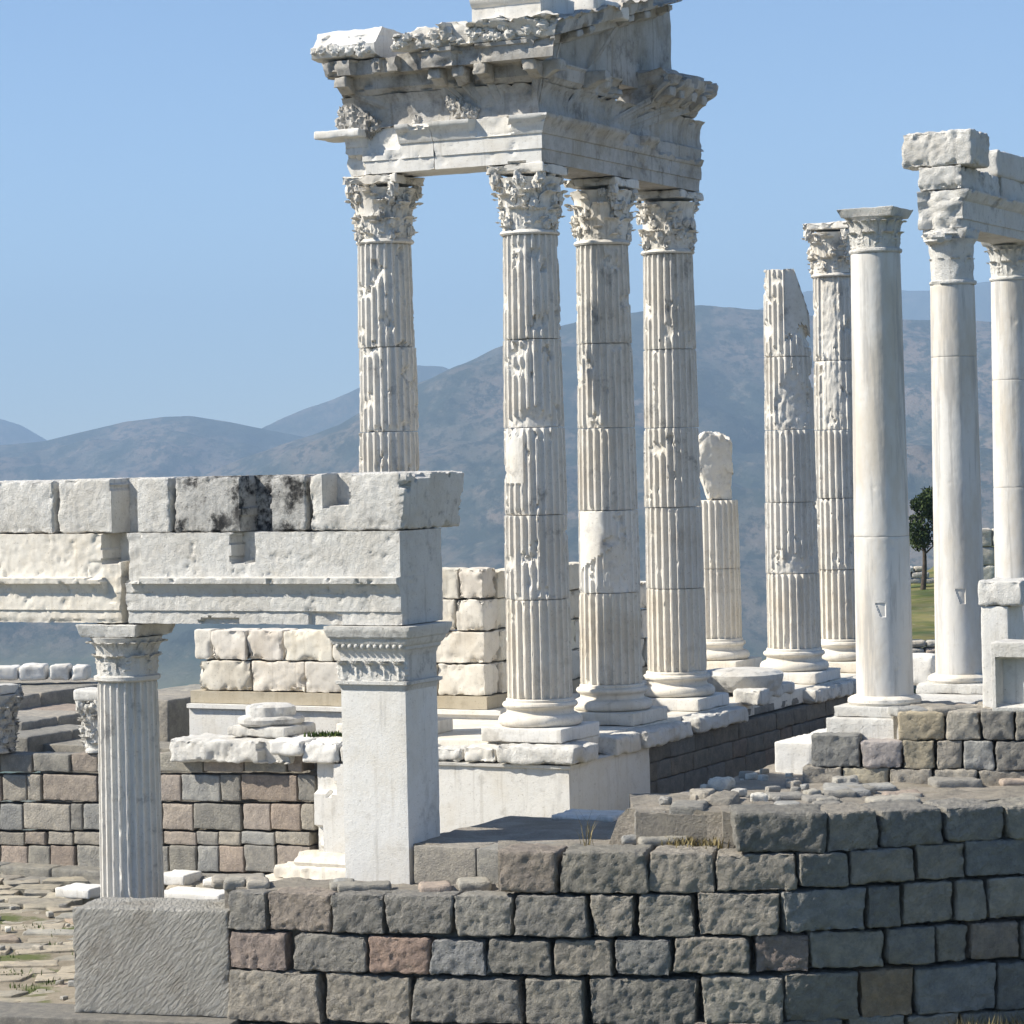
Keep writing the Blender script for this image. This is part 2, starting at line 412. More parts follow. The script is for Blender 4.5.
def terrain_mat():
    k = NT('hill_scrub')
    st = (1, .3, 1)
    c = k.mix(k.ramp(k.noise(.0022, 7, .65, 0, stretch=st), .40, .60), (.042, .050, .034), (.150, .114, .082))
    c = k.mix(k.ramp(k.noise(.011, 8, .72, 40, stretch=st), .46, .56, 0, .9), c, (.024, .032, .018))
    c = k.mix(k.ramp(k.noise(.05, 6, .75, 60, stretch=st), .49, .57, 0, .9), c, (.016, .022, .012))
    c = k.mix(k.ramp(k.noise(.012, 8, .76, 90, stretch=st), .56, .68, 0, .5), c, (.21, .17, .125))
    c = k.mix(k.ramp(k.noise(.03, 6, .75, 120, stretch=st), .58, .68, 0, .5), c, (.20, .165, .12))
    sep = k.n('ShaderNodeSeparateXYZ'); k.l(k.pos, sep.inputs[0])
    low = k.ramp(sep.outputs[2], -235, -170, 1, 0)
    field = k.mix(k.ramp(k.noise(.004, 5, .6, 7), .42, .6), (.07, .10, .04), (.17, .16, .09))
    c = k.mix(low, c, field)
    near = k.math('MULTIPLY', k.ramp(sep.outputs[1], 170, 300, 1, 0), k.ramp(sep.outputs[2], -3, 0, 0, 1))
    g = k.mix(k.ramp(k.noise(.5, 7, .7, 3), .35, .62), (.065, .095, .02), (.17, .155, .06))
    g = k.mix(k.ramp(k.noise(.9, 6, .7, 13), .62, .68, 0, .8), g, (.36, .34, .29))
    c = k.mix(near, c, g)
    return k.done(c, k.bump(k.noise(.012, 6, .7), .6, 14))
M_terrain = terrain_mat()
def plain(name, c1, c2, scale=8):
    k = NT(name)
    return k.done(k.mix(k.ramp(k.noise(scale, 5, .6), .35, .65), c1, c2))
M_needle = plain('pine_needles', (.022, .040, .012), (.06, .085, .025), 1.5)
M_bark = plain('pine_bark', (.055, .042, .034), (.10, .08, .06))
M_dry = plain('dry_grass', (.20, .16, .07), (.34, .28, .14))
M_green = plain('green_weed', (.05, .09, .02), (.10, .14, .03))

# ------------------------------------------------------------------ site frames
O = np.array([.39, 48.0, 0.0])
A = np.array([-.893, .45, 0.0]); A /= np.linalg.norm(A)     # along the temple flank, away to the left
B = np.array([.45, .893, 0.0]); B /= np.linalg.norm(B)      # along the gable side, away to the right
ZS = -4.81            # stylobate
ZT = -6.15            # terrace
ZG = -7.55            # court
ZQ = -8.30            # court paving
BAY_B, BAY_A = 2.95, 2.85
def T(a, b, z=0.0): return O + a * A + b * B + np.array([0, 0, z])
FT = frame(O, A, -B)                       # flank frame: x to the left along the flank, y outward
FG = frame(O, B, -A)                       # gable frame: x to the right, y outward
PAL = [(.33, .315, .28), (.31, .30, .275), (.345, .32, .28), (.315, .315, .305), (.285, .275, .255), (.36, .335, .295)]
PINK = [(.36, .315, .275), (.335, .295, .265), (.37, .31, .265)]
def pal(i, pink=.15):
    r = random.Random(i * 7919 + 3)
    c = r.choice(PINK) if r.random() < pink else r.choice(PAL)
    f = r.uniform(.85, 1.15)
    return tuple(x * f for x in c)

# ------------------------------------------------------------------ columns
GS = 1.12
def attic_base(mb, cx, cy, z0, s=1.0, seed=0):
    p = [(.02, 0), (.66, 0), (.705, .03), (.725, .075), (.72, .125), (.69, .17), (.635, .20), (.60, .205), (.585, .225), (.575, .255), (.585, .29),
         (.60, .305), (.615, .31), (.64, .33), (.65, .36), (.635, .395), (.60, .41), (.585, .415), (.585, .45), (.565, .47), (.02, .475)]
    lathe(mb, cx, cy, [(r * s, z0 + z * s) for r, z in p], 112, .004, .05, 1.8, seed, res=.03)
def plinth(mb, c, z0, z1, half, seed, ex=A, ey=-B, chip=.05):
    block(mb, frame([c[0], c[1], 0], ex, ey), (0, 0, (z0 + z1) / 2), (half, half, (z1 - z0) / 2), .02, .006, 3, chip, .08, .07, seed)
def corinthian(mb, cx, cy, z0, z1, r, seed, lost=.2, abacus=True, top=None, rough=.02):
    H = z1 - z0
    prof = [(r * 1.04, z0), (r * 1.09, z0 + .03), (r * 1.04, z0 + .07), (r * .95, z0 + .09), (r * .95, z0 + .3 * H), (r * .98, z0 + .55 * H), (r * 1.06, z0 + .75 * H), (r * 1.2, z0 + .88 * H), (.02, z0 + .885 * H)]
    lathe(mb, cx, cy, prof, 72, .02, .08, 3, seed, res=.05)
    rr = random.Random(seed)
    for row, (n, zb, h, w, fl, cu, ph) in enumerate(((8, .08, .46, .21, .05, .10, 0), (8, .10, .78, .20, .11, .13, .5), (8, .50, .46, .12, .20, .12, 0.0))):
        for k in range(n):
            if rr.random() < lost * (1 + .5 * row): continue
            a = (k + ph) / n * 2 * math.pi + math.atan2(A[1], A[0]) + math.pi / 4
            o = np.array([math.cos(a), math.sin(a), 0]); s = np.array([-o[1], o[0], 0])
            f = rr.uniform(.75, 1.1)
            leaf(mb, np.array([cx, cy, z0 + zb * H]) + o * r * .96, o, s, h * H * rr.uniform(.85, 1.02), r * w * 1.9, fl * r * 2, cu * f * r * 2, .05, seed + k * 3 + row * 50, rough=rough)
    for k in range(4):                                       # corner scrolls
        a = math.atan2(A[1], A[0]) + math.pi / 4 + k * math.pi / 2
        o = np.array([math.cos(a), math.sin(a), 0])
        if rr.random() < lost * 1.5: continue
        for j in range(3):
            lump(mb, np.array([cx, cy, z0 + (.87 - .08 * j) * H]) + o * r * (1.27 - .15 * j), .12 - .015 * j, seed + k + j * 9, .8, 11, (.8, .8, 1.25))
    for k in range(70):                                      # knocked about carving
        a = rr.uniform(0, 6.28); zq = rr.uniform(.10, .88)
        o = np.array([math.cos(a), math.sin(a), 0]); sd_ = np.array([-o[1], o[0], 0])
        if k % 2: leaf(mb, np.array([cx, cy, z0 + (zq - .08) * H]) + o * r * (.97 + .2 * zq * zq), o, sd_, rr.uniform(.12, .26), rr.uniform(.05, .11), .05, rr.uniform(.05, .12), .05, seed + k * 5, nu=5, nv=8, rough=.03)
        else: lump(mb, (cx + o[0] * r * (1.0 + .2 * zq * zq), cy + o[1] * r * (1.0 + .2 * zq * zq), z0 + zq * H), rr.uniform(.04, .085), seed + k * 11, 1.0, 9, (1, 1, 1.3))
def abacus(mb, cx, cy, z0, z1, half, seed, chip=.06, ex=A, ey=-B, concave=.10, taper=.0):
    def de(V, h):
        for i, j in ((0, 1), (1, 0)):
            f = np.clip(np.abs(V[:, i]) / h[i], 0, 1) ** 4 * (np.abs(V[:, i]) > h[i] * .5)
            V[:, i] -= np.sign(V[:, i]) * f * concave * (1 - np.clip(np.abs(V[:, j]) / h[j], 0, 1) ** 2)
        if taper:
            s = 1 - taper * (1 - (V[:, 2] + h[2]) / (2 * h[2])); V[:, 0] *= s; V[:, 1] *= s
        return V
    block(mb, frame([cx, cy, 0], ex, ey), (0, 0, (z0 + z1) / 2), (half, half, (z1 - z0) / 2), .02, .01, 3, chip, .1, .05, seed, deform=de)
def temple_column(label, a, b, joints, seed, cap=True, styles=None, rb=.565, rt=.475, cut=None, top=None, lost=.25, cat='column', zcap=(3.8, 5.0)):
    """joints: heights of the drum joints from the base up; styles per drum: keyword arguments"""
    p = T(a, b, ZS)
    t = thing('marble_column', label, cat, p, 'fluted columns of the temple')
    m = MB(); attic_base(m, p[0], p[1], ZS + .235, 1.0, seed); bs = m.build('base', M_cream, t)
    m = MB(); plinth(m, p, ZS + .0, ZS + .235, .76, seed); m.build('plinth', M_white if seed % 2 else M_cream, bs)
    z0, z1 = ZS + .70, zcap[0]
    js = [z0] + list(joints)
    if cap: js.append(z1)
    rad = lambda z: rb + (rt - rb) * ((z - z0) / (z1 - z0)) ** 1.5
    rr = random.Random(seed)
    for i in range(len(js) - 1):
        st = dict(styles[i] if styles and i < len(styles) else {})
        mat = st.pop('mat', M_temple)
        m = MB()
        ox, oy = rr.uniform(-.012, .012), rr.uniform(-.012, .012)
        last = i == len(js) - 2
        if st.get('chip', .06) > .05:
            dn = list(st.get('dents', ()))
            for q in range(2): dn.append((rr.uniform(-90, 90), rr.choice((0, 0, 1, 1, rr.random())), rr.uniform(7, 20), rr.uniform(.04, .13), rr.uniform(.05, .09)))
            st['dents'] = dn
        else: st['dents'] = list(st.get('dents', ())) + [(rr.uniform(-80, 80), rr.choice((0, 1)), rr.uniform(6, 14), rr.uniform(.03, .08), .05)]
        drum(m, p[0] + ox, p[1] + oy, js[i] + .006, js[i + 1] - .006, rad(js[i]), rad(js[i + 1]), seed * 31 + i * 7, phase=.06, cut=cut if last and not cap else None, **st)
        m.build('drum', mat, t)
    if cap:
        m = MB(); corinthian(m, p[0], p[1], zcap[0], zcap[1] - .10, rt, seed, lost)
        cp = m.build('capital', M_temple, t)
        m = MB(); abacus(m, p[0], p[1], zcap[1] - .17, zcap[1] - .004, rt * 1.16, seed + 4, .22, concave=.05); m.build('abacus', M_temple, cp)
    return t
worn = dict(chip=.14, chipt=.07); mid = dict(chip=.10, chipt=.13); fresh = dict(chip=.03, chipt=.3)
def js(px, ys, b, a=0):
    Y = T(a, b)[1]; return [zz(px, y, Y) for y in ys]
temple_column('corner marble column with a plain patched drum under the broken entablature', 0, 0,
              [-2.42, -.98, .51, 2.02], 101, styles=[dict(fresh, mat=M_cream), dict(mid), dict(mid, patches=[(-70, -22, .35, 1.0, .01, 0)], mat=M_temple),
              dict(worn, dents=[(-5, .05, 45, .16, .09)]), dict(worn)], lost=.15)
temple_column('second gable column, its shaft broken obliquely and patched in smooth white marble', 0, BAY_B,
              js(610, (592, 510, 428, 344), BAY_B), 102, styles=[dict(fresh, mat=M_cream), dict(mid, patches=[(-75, 5, .25, 1.0, .008, .3)], mat=M_white, dents=[(15, .25, 25, .35, .07)]), dict(fresh), dict(mid), dict(mid)], lost=.3)
temple_column('third gable column at the broken right end of the temple architrave', 0, 2 * BAY_B,
              js(668, (588, 507, 428, 350), 2 * BAY_B), 103, styles=[dict(fresh, mat=M_cream), dict(worn), dict(fresh, mat=M_cream), dict(mid)], lost=.4) if False else \
temple_column('third gable column at the broken right end of the temple architrave', 0, 2 * BAY_B,
              js(668, (588, 507, 428, 350), 2 * BAY_B), 103, styles=[dict(fresh, mat=M_cream), dict(fresh), dict(worn), dict(fresh), dict(mid)], lost=.4)
temple_column('left flank column rising behind the stoa blocks and under the left entablature end', BAY_A, 0,
              js(387, (600, 516, 432, 348), 0, BAY_A), 104, styles=[dict(fresh), dict(mid), dict(mid), dict(worn), dict(worn)], lost=.2)
temple_column('tall fluted column without a capital, its top broken away on the right', 0, 4.1 * BAY_B,
              js(790, (573, 502, 430, 357, 270), 4.1 * BAY_B), 105, cap=False, styles=[dict(fresh, mat=M_cream), dict(mid, dents=[(-12, .05, 40, .2, .08)]), dict(fresh),
              dict(mid, dents=[(5, .3, 42, .45, .1), (85, .7, 25, .12, .12)]), dict(worn, patches=[(-12, 80, .25, 1.0, .05, 0)], dents=[(70, .35, 40, .2, .15), (-70, .3, 20, .1, .08)])], cut=lambda x, y: 1.82 - 1.5 * np.clip(x - .12, 0, .4) / .4 * .72)
temple_column('tall fluted column with a worn leafy capital beside the smooth stoa column', 0, 5.1 * BAY_B,
              js(836, (569, 498, 430, 361), 5.1 * BAY_B), 106, styles=[dict(fresh, mat=M_cream), dict(mid), dict(fresh), dict(worn, dents=[(-20, .5, 30, .8, .05)]), dict(mid, dents=[(-25, .5, 25, .6, .06)])], lost=.15)
# the short stump in the back row
def stump():
    p = T(2.85, 5 * BAY_B, ZS)
    t = thing('column_stump', 'short fluted column stump topped by an upright broken splinter', 'column', p, 'fluted columns of the temple')
    m = MB(); attic_base(m, p[0], p[1], ZS + .235, 1, 72); bs = m.build('base', M_cream, t)
    m = MB(); plinth(m, p, ZS, ZS + .235, .76, 71); m.build('plinth', M_cream, bs)
    a = [ZS + .70, zz(718, 568, p[1]), zz(718, 500, p[1])]
    for i in range(2):
        m = MB(); drum(m, p[0], p[1], a[i] + .005, a[i + 1] - .005, .565 - .012 * i, .555 - .02 * i, 700 + i, **fresh); m.build('drum', M_cream, t)
    m = MB(); zt = zz(718, 433, p[1]); h = (zt - a[2]) / 2
    def de(V, hh):
        f = (V[:, 2] + hh[2]) / (2 * hh[2])
        s = .30 + .70 * np.clip(f * 1.7, 0, 1) - .25 * np.clip(f - .82, 0, 1) / .18
        V[:, 0] = np.where(V[:, 0] < 0, V[:, 0] * s, V[:, 0] * (.86 + .14 * s)); V[:, 1] *= .8 + .2 * s
        V[:, 1] += .16 * np.clip((V[:, 0] + .05) / hh[0], 0, 1) - .12 * np.clip(.5 - f, 0, 1) * 2 * np.sign(-V[:, 1]) * 0
        V[:, 2] -= (f > .5) * (.13 * (np.abs(V[:, 0]) / hh[0]) ** 3 + .05 * np.clip(V[:, 0] / hh[0], 0, 1))
        V[:, 2] += (f > .5) * .12 * fbm(np.stack([V[:, 0] * 5, V[:, 1] * 5, 0 * f], 1), 3); return V
    block(m, frame(p, (1, 0, 0), (0, 1, 0)), (.0, 0, a[2] - ZS + h), (.43, .38, h), .05, .045, 3.4, .22, .13, .04, 73, g=.7, deform=de)
    m.build('broken_drum', M_cream, t)
stump()

# ------------------------------------------------------------------ entablature over the corner of the temple
ent = thing('temple_entablature', 'broken carved marble entablature with gable corner resting on four temple columns', 'entablature', T(0, 0, 5.0))
AR = [(5.0, .50), (5.225, .50), (5.228, .525), (5.48, .525), (5.485, .55), (5.53, .57), (5.60, .59), (5.66, .63), (5.72, .69), (5.76, .71), (5.80, .71)]
m = MB()
pblock(m, FT, 0, 1.55, AR, -.45, m0=1, res=.045, amp=.006, chip=.08, chipt=.18, chipf=3, seed=201, clamps=[(.05, .75, 5.50, 5.9, .53), (-.25, .1, 5.0, 5.02, .4)])
m.build('architrave', M_white, ent)
m = MB()
pblock(m, FT, 1.56, 3.32, AR, -.45, res=.045, amp=.008, chip=.10, chipt=.12, chipf=3, rag1=.10, seed=202, clamps=[(2.25, 2.9, 5.42, 5.9, .40), (2.55, 2.95, 5.34, 5.9, .42), (1.0, 1.75, 5.74, 5.9, .63), (2.95, 3.4, 5.0, 5.35, .40, .08)])
block(m, FT, (3.35, .42, 5.72), (.46, .34, .075), .03, .015, 4, .06, .08, .05, 203)
m.build('architrave', M_white, ent)
m = MB()
pblock(m, FG, 0, 3.2, AR, -.45, m0=1, res=.05, amp=.006, chip=.05, chipt=.25, seed=204, clamps=[(2.72, 3.3, 5.56, 5.9, .56)])
pblock(m, FG, 3.21, 6.42, AR, -.45, res=.05, amp=.01, chip=.09, chipt=.12, rag1=.12, seed=205, clamps=[(4.1, 6.5, 5.56, 5.9, .52, .1), (3.1, 3.5, 5.6, 5.9, .55)])
m.build('architrave', M_entab, ent)
FR = [(5.80, .47), (5.86, .44), (6.0, .42), (6.2, .44), (6.33, .50), (6.36, .52)]
m = MB()
pblock(m, FT, 0, 1.25, FR, -.4, m0=1, res=.05, amp=.02, chip=.10, chipt=.1, seed=206)
pblock(m, FT, 1.27, 3.38, FR, -.4, res=.05, amp=.02, chip=.10, chipt=.1, rag1=.1, seed=207)
for i, (x, z, s) in enumerate(((3.2, 6.05, .13), (3.1, 5.9, .15), (2.95, 5.95, .12), (2.85, 5.84, .14), (2.72, 5.86, .10), (1.25, 6.15, .09), (1.15, 6.06, .12), (1.02, 5.98, .13), (.9, 5.93, .13), (.78, 5.92, .10), (3.35, 6.1, .11), (3.38, 5.95, .12), (1.9, 5.86, .08))):
    lump(m, T(x, -.45, z), s, 900 + i, .9, 14, (1, .7, 1.2))
m.build('frieze', M_entab, ent)
m = MB()
pblock(m, FG, 0, 6.7, FR, -.4, m0=1, res=.045, amp=.02, chip=.09, chipt=.1, rag1=.12, seed=208, ribs=(.26, .06, 5.84, 6.33))
m.build('frieze', M_entab, ent)
MO = [(6.36, .50), (6.40, .55), (6.44, .57), (6.46, .60), (6.66, .62), (6.70, .66), (6.72, .66)]
def modillions(mb, fr, x0, x1, o0, o1, z0, z1, seed, step=.52, w=.2):
    x = x0; i = 0
    while x < x1:
        i += 1
        if random.Random(seed * 3 + i).random() < .22:
            x += step; continue
        f = .75 + .35 * random.Random(seed + i).random()
        def de(V, h):
            g = (V[:, 1] / h[1] + 1) / 2
            V[:, 2] = np.where(V[:, 2] < 0, V[:, 2] * (1.15 - .75 * g ** 1.5 + .25 * np.sin(g * 7)), V[:, 2]); return V
        block(mb, fr, (x, (o0 + o0 + (o1 - o0) * f) / 2, (z0 + z1) / 2), (w / 2, (o1 - o0) * f / 2, (z1 - z0) / 2), .03, .035, 6, .10, .08, .04, seed + i, deform=de)
        x += step
m = MB()
pblock(m, FT, 0, 3.45, MO, -.3, m0=1, res=.05, amp=.02, chip=.16, chipt=.0, rag1=.15, seed=210)
modillions(m, FT, -.5, 3.4, .55, .95, 6.44, 6.70, 2100, .46, .25)
pblock(m, FT, 1.95, 3.55, [(6.70, .55), (6.70, .92), (6.82, .96), (6.96, .95)], -.3, res=.05, amp=.02, chip=.12, chipt=.05, rag0=.2, rag1=.18, top=.10, seed=211, clamps=[(2.5, 2.9, 6.6, 7.0, .78, .08)])
pblock(m, FT, 0, 2.1, [(6.69, .55), (6.69, .99), (6.76, 1.0), (6.93, 1.02), (6.94, 1.07), (7.0, 1.08)], -.3, m0=1, res=.05, amp=.012, chip=.08, chipt=.1, rag1=.25, seed=212, clamps=[(.45, .85, 6.6, 7.1, .90), (1.55, 2.2, 6.6, 7.1, .80, .1), (-1.0, -.6, 6.85, 7.1, .97, .1)])
m.build('cornice', M_entab, ent)
SI = [(7.0, .98), (7.02, 1.06), (7.08, 1.09), (7.16, 1.10), (7.24, 1.16), (7.33, 1.24), (7.37, 1.25), (7.42, 1.18)]
m = MB()
pblock(m, FT, 0, 2.0, SI, -.1, m0=1, res=.04, amp=.02, chip=.16, chipt=.02, chipf=4, rag1=.3, top=.28, seed=213, clamps=[(.55, .95, 7.05, 7.5, 1.02), (1.1, 2.2, 7.22, 7.5, .95, .1)])
for i in range(34):
    x = RS.uniform(-.9, 2.0); lump(m, T(x, -1.09 - RS.uniform(0, .04), RS.uniform(7.06, 7.26)), RS.uniform(.035, .08), 950 + i, .9, 9, (1.3, .6, 1))
m.build('sima', M_temple, ent)
m = MB()
pblock(m, FT, 2.40, 3.68, [(6.98, .82), (7.02, .98), (7.10, 1.02), (7.2, 1.03), (7.22, .98), (7.36, .86), (7.52, .72)], -.2, res=.04, amp=.015, chip=.10, chipt=.1, chipf=3.5, rag1=.1, top=.10, seed=214)
for i in range(30):
    x = RS.uniform(2.5, 3.65); lump(m, T(x, -1.01 - RS.uniform(0, .03), RS.uniform(7.04, 7.2)), RS.uniform(.03, .065), 1000 + i, .9, 9, (1.3, .6, 1))
m.build('sima', M_white, ent)
# gable side
m = MB()
pblock(m, FG, 0, 2.75, MO, -.3, m0=1, res=.05, amp=.02, chip=.18, chipt=.0, rag1=.12, seed=215)
modillions(m, FG, -.5, 2.7, .55, .98, 6.44, 6.70, 2150, .56, .24)
pblock(m, FG, 3.85, 6.15, [(6.37, .5), (6.42, .58), (6.5, .64), (6.62, .78), (6.72, .90), (6.80, 1.0), (6.95, 1.04), (7.04, .98), (7.08, .8)], -.1, res=.05, amp=.03, chip=.20, chipt=-.05, rag1=.25, rag0=.15, top=.20, seed=216)
modillions(m, FG, 4.1, 6.0, .6, .95, 6.5, 6.74, 2160, .56, .24)
m.build('cornice', M_entab, ent)
rho = R(13.5)
exr = B * math.cos(rho) + np.array([0, 0, math.sin(rho)]); ezr = np.array([0, 0, math.cos(rho)]) - B * math.sin(rho)
FRK = frame(O + np.array([0, 0, 7.0]), exr, -A, ezr)
m = MB()
pblock(m, FRK, -1.0, 5.1, [(-.02, .35), (.03, .45), (.06, .62), (.22, .66), (.25, .98), (.30, 1.0), (.46, 1.03), (.48, 1.06), (.55, 1.1)], -.2, res=.05, amp=.02, chip=.14, chipt=.0, rag1=.4, top=.22, seed=217, clamps=[(3.4, 5.2, .28, .7, .85, .12)])
modillions(m, FRK, -.4, 4.8, .62, .95, .07, .24, 2170, .6, .26)
m.build('raking_cornice', M_entab, ent)
m = MB()
def tymp(V, h):
    return V
V, Q, _ = boxgrid(lin(-.3, 5.55, .08), np.array([-.15, .0, .15, .32]), np.arange(12).astype(float))
top = 7.05 + V[:, 0] * math.tan(rho)
V[:, 2] = 6.73 + (top - 6.73) * V[:, 2] / 11
V[:, 1] += .02 * fbm(V * 2, 3); V[:, 0] += (V[:, 0] > 5.4) * .08 * fbm(V * 3, 3)
W, Q = place(FG, V, Q); m.add(W, Q)
m.build('tympanum', M_entab, ent)
acro = thing('acroterion_pedestal', 'white moulded pedestal with round fluted drum on the temple cornice corner', 'pedestal', T(.25, -.3, 7.4))
m = MB(); pblock(m, FT, -.75, .55, [(7.22, .92), (7.62, .92), (7.66, .96), (7.74, 1.0), (7.80, 1.0)], -.4, res=.05, amp=.006, chip=.05, seed=220); m.build('plinth', M_white, acro)
m = MB(); q = T(-.25, -.45); drum(m, q[0], q[1], 7.80, 8.5, .36, .35, 221, chip=.03, chipt=.3, flutes=20); m.build('drum', M_white, acro)
m = MB(); block(m, frame(O, B, -A), (1.5, .55, 7.82), (.75, .42, .13), .04, .02, 3, .06, .1, .06, 222)
tag(m.build('loose_marble_slab', M_white), 'white slab of sima lying on the temple cornice right of the pedestal', 'marble slab')

# ------------------------------------------------------------------ temple podium
pod = thing('temple_podium', 'stepped temple podium with white marble cladding on a grey stone core', 'podium', T(0, 0, ZT))
m = MB()
block(m, FT, (1.75, -8.6, (ZS + ZG) / 2 - .32), (2.35, 7.9, (ZS - ZG) / 2 - .25), .02, .01, 2, .02, .1, .5, 300, tint=(0.300, 0.285, 0.255))
block(m, FT, (7.6, -1.45, -6.5), (3.6, .55, 1.2), .02, .01, 2, .02, .1, .5, 301, tint=(0.285, 0.270, 0.240))
m.build('core', M_core, pod)
m = MB()   # orthostats
pblock(m, FT, 0, 2.2, [(-7.0, 1.0), (-6.2, 1.0), (-5.22, 1.0), (-5.20, 1.05), (-5.15, 1.06)], .75, m0=1, res=.09, amp=.004, chip=.02, seed=310)
pblock(m, FT, 2.205, 3.95, [(-6.80, 1.0), (-5.25, 1.0)], .75, res=.06, amp=.004, chip=.03, seed=311, clamps=[(3.55, 4.2, -5.75, -5.2, .86, .1), (3.8, 4.1, -7, -6.4, .86, .12)])
pblock(m, FG, 0, 2.3, [(-7.0, 1.0), (-6.2, 1.0), (-5.3, 1.0), (-5.2, 1.0), (-5.15, 1.03)], .75, m0=1, res=.09, amp=.004, chip=.02, seed=312)
m.build('orthostat', M_white, pod)
m = MB()   # foot mouldings at the left end
pblock(m, FT, 2.2, 4.28, [(-7.02, 1.16), (-6.97, 1.18), (-6.92, 1.15), (-6.87, 1.08), (-6.80, 1.04)], .7, res=.04, amp=.006, chip=.03, rag1=.10, seed=313)
pblock(m, FT, 2.2, 4.62, [(-7.24, 1.30), (-7.06, 1.30), (-7.02, 1.27)], .7, res=.05, amp=.006, chip=.03, rag1=.10, seed=315)
pblock(m, FT, 2.2, 5.0, [(-7.52, 1.46), (-7.245, 1.46)], .7, res=.06, amp=.008, chip=.04, rag1=.1, seed=314)
m.build('foot_moulding', M_cream, pod)
for i, (x0, x1, zt, zb, o) in enumerate(((-1.18, .30, -4.83, -5.14, 1.14), (.34, .95, -4.86, -5.14, 1.10), (.98, 1.55, -4.90, -5.15, 1.06), (1.6, 2.5, -4.88, -5.22, 1.08), (2.55, 3.4, -4.95, -5.22, 1.02), (3.42, 4.15, -4.86, -5.24, 1.06))):
    m = MB(); block(m, FT, ((x0 + x1) / 2, o - .5, (zt + zb) / 2), ((x1 - x0) / 2, .5, (zt - zb) / 2), .06, .045, 3.2, .16, .13, .045, 320 + i)
    m.build('crown_block', M_stoa if i % 2 == 0 else M_white, pod)
for i, (x0, x1, zt, zb, o) in enumerate(((.72, 1.75, -4.84, -5.18, 1.12), (1.8, 3.35, -4.84, -5.16, 1.20), (3.4, 4.3, -4.88, -5.2, 1.0), (4.35, 6.75, -4.84, -5.14, 1.12), (10.6, 12.8, -4.84, -5.15, 1.05), (12.85, 16.3, -4.84, -5.15, 1.1))):
    m = MB(); block(m, FG, ((x0 + x1) / 2, o - .6, (zt + zb) / 2), ((x1 - x0) / 2, .6, (zt - zb) / 2), .06, .045, 3.2, .16, .13, .05, 330 + i)
    m.build('crown_block', M_temple if i % 2 == 0 else M_stoa, pod)
def courses(mb, fr, x0, x1, rows, wmin, wmax, out, dep, seed, r=.04, amp=.015, pink=.15, res=.09, chip=.03, gap=.012, dark=1.0):
    rr = random.Random(seed)
    for j, (za, zb) in enumerate(rows):
        x = x0 - rr.uniform(0, wmin)
        while x < x1:
            w = rr.uniform(wmin, wmax); a, b = max(x, x0), min(x + w, x1); x += w
            if b - a < .12: continue
            t = tuple(c * dark for c in pal(seed * 100 + int(x * 37) + j * 11, pink))
            block(mb, fr, ((a + b) / 2, out - dep / 2 + rr.uniform(-.012, .012), (za + zb) / 2), ((b - a) / 2 - gap / 2, dep / 2, (zb - za) / 2 - gap / 2), r, amp, 3, chip, .08, res, seed * 1000 + int(x * 91) + j, t)
m = MB()
courses(m, FG, 2.32, 16.5, [(-6.3, -5.83), (-5.83, -5.49), (-5.49, -5.155)], .6, 1.3, .9, .4, 41, pink=.1, gap=.004, dark=.62, amp=.03, r=.03)  # dark core stone, tinted darker still to stand in for this side's shade
courses(m, FG, 6.8, 10.6, [(-5.15, -4.95)], .7, 1.3, .75, .5, 42, pink=.1)
m.build('side_wall', M_core, pod)
# stones of the front core wall, laid out as in the photograph
FW0 = T(0, -.80)
def wall_stones(mb, rows, p0, nrm, along, dep, seed, r=.05, amp=.02, res=.06, pink=.2, tints=None, chip=.04, top_extra=0):
    """rows: list of (ytop, ybot, [(x0,x1),...]) in photo pixels, projected on the vertical face through p0"""
    k = 0
    fr0 = along; out = nrm
    for (yt, yb, xs) in rows:
        for s in xs:
            x0, x1 = s[0], s[1]
            t0, t1 = (s[2], s[3]) if len(s) > 3 else (yt, yb)
            P0 = hitplane(x0, (t0 + t1) / 2, p0, nrm); P1 = hitplane(x1, (t0 + t1) / 2, p0, nrm)
            PM = (P0 + P1) / 2; Y = PM[1]
            za, zb = zz((x0 + x1) / 2, t1, Y), zz((x0 + x1) / 2, t0, Y)
            w = np.linalg.norm((P1 - P0)[:2]) / 2
            k += 1
            c = pal(seed * 131 + k, pink) if not (tints and k in tints) else tints[k]
            j = random.Random(seed + k).uniform(-.02, .02)
            block(mb, frame([PM[0], PM[1], 0], along, nrm), (0, -dep / 2 + j, (za + zb) / 2), (w, dep / 2, (zb - za) / 2), r, amp, 3.2, chip, .08, res, seed * 77 + k, c, g=.7)
z6 = lambda *xs: [(a * .449, b * .449) for a, b in xs]
m = MB()
rows = [(754, 772, z6((-60, -2), (0, 70), (75, 155), (158, 215), (217, 280), (282, 352), (355, 450), (452, 540), (542, 635), (638, 672))),
        (775, 801, z6((-60, 2), (5, 58), (60, 90), (95, 215), (218, 290), (292, 352), (355, 402), (404, 490), (492, 535), (537, 660), (662, 700))),
        (804, 830, z6((-60, -3), (0, 50), (52, 155), (157, 182), (185, 240), (243, 300), (303, 357), (360, 428), (430, 535), (540, 600), (603, 668), (670, 700))),
        (832, 845, z6((-50, 52), (55, 100), (105, 160), (163, 230), (232, 300), (302, 360), (362, 435), (437, 485), (487, 535), (537, 610), (612, 690))),
        (846, 872, z6((-50, -2), (0, 60), (62, 110), (112, 165), (170, 230), (233, 300), (303, 373), (378, 437), (440, 487), (489, 543), (545, 612), (615, 690)))]
wall_stones(m, rows, T(0, -.82), -B, A, .45, 51, .022, .020, .055, .32)
m.build('front_wall', M_core, pod)
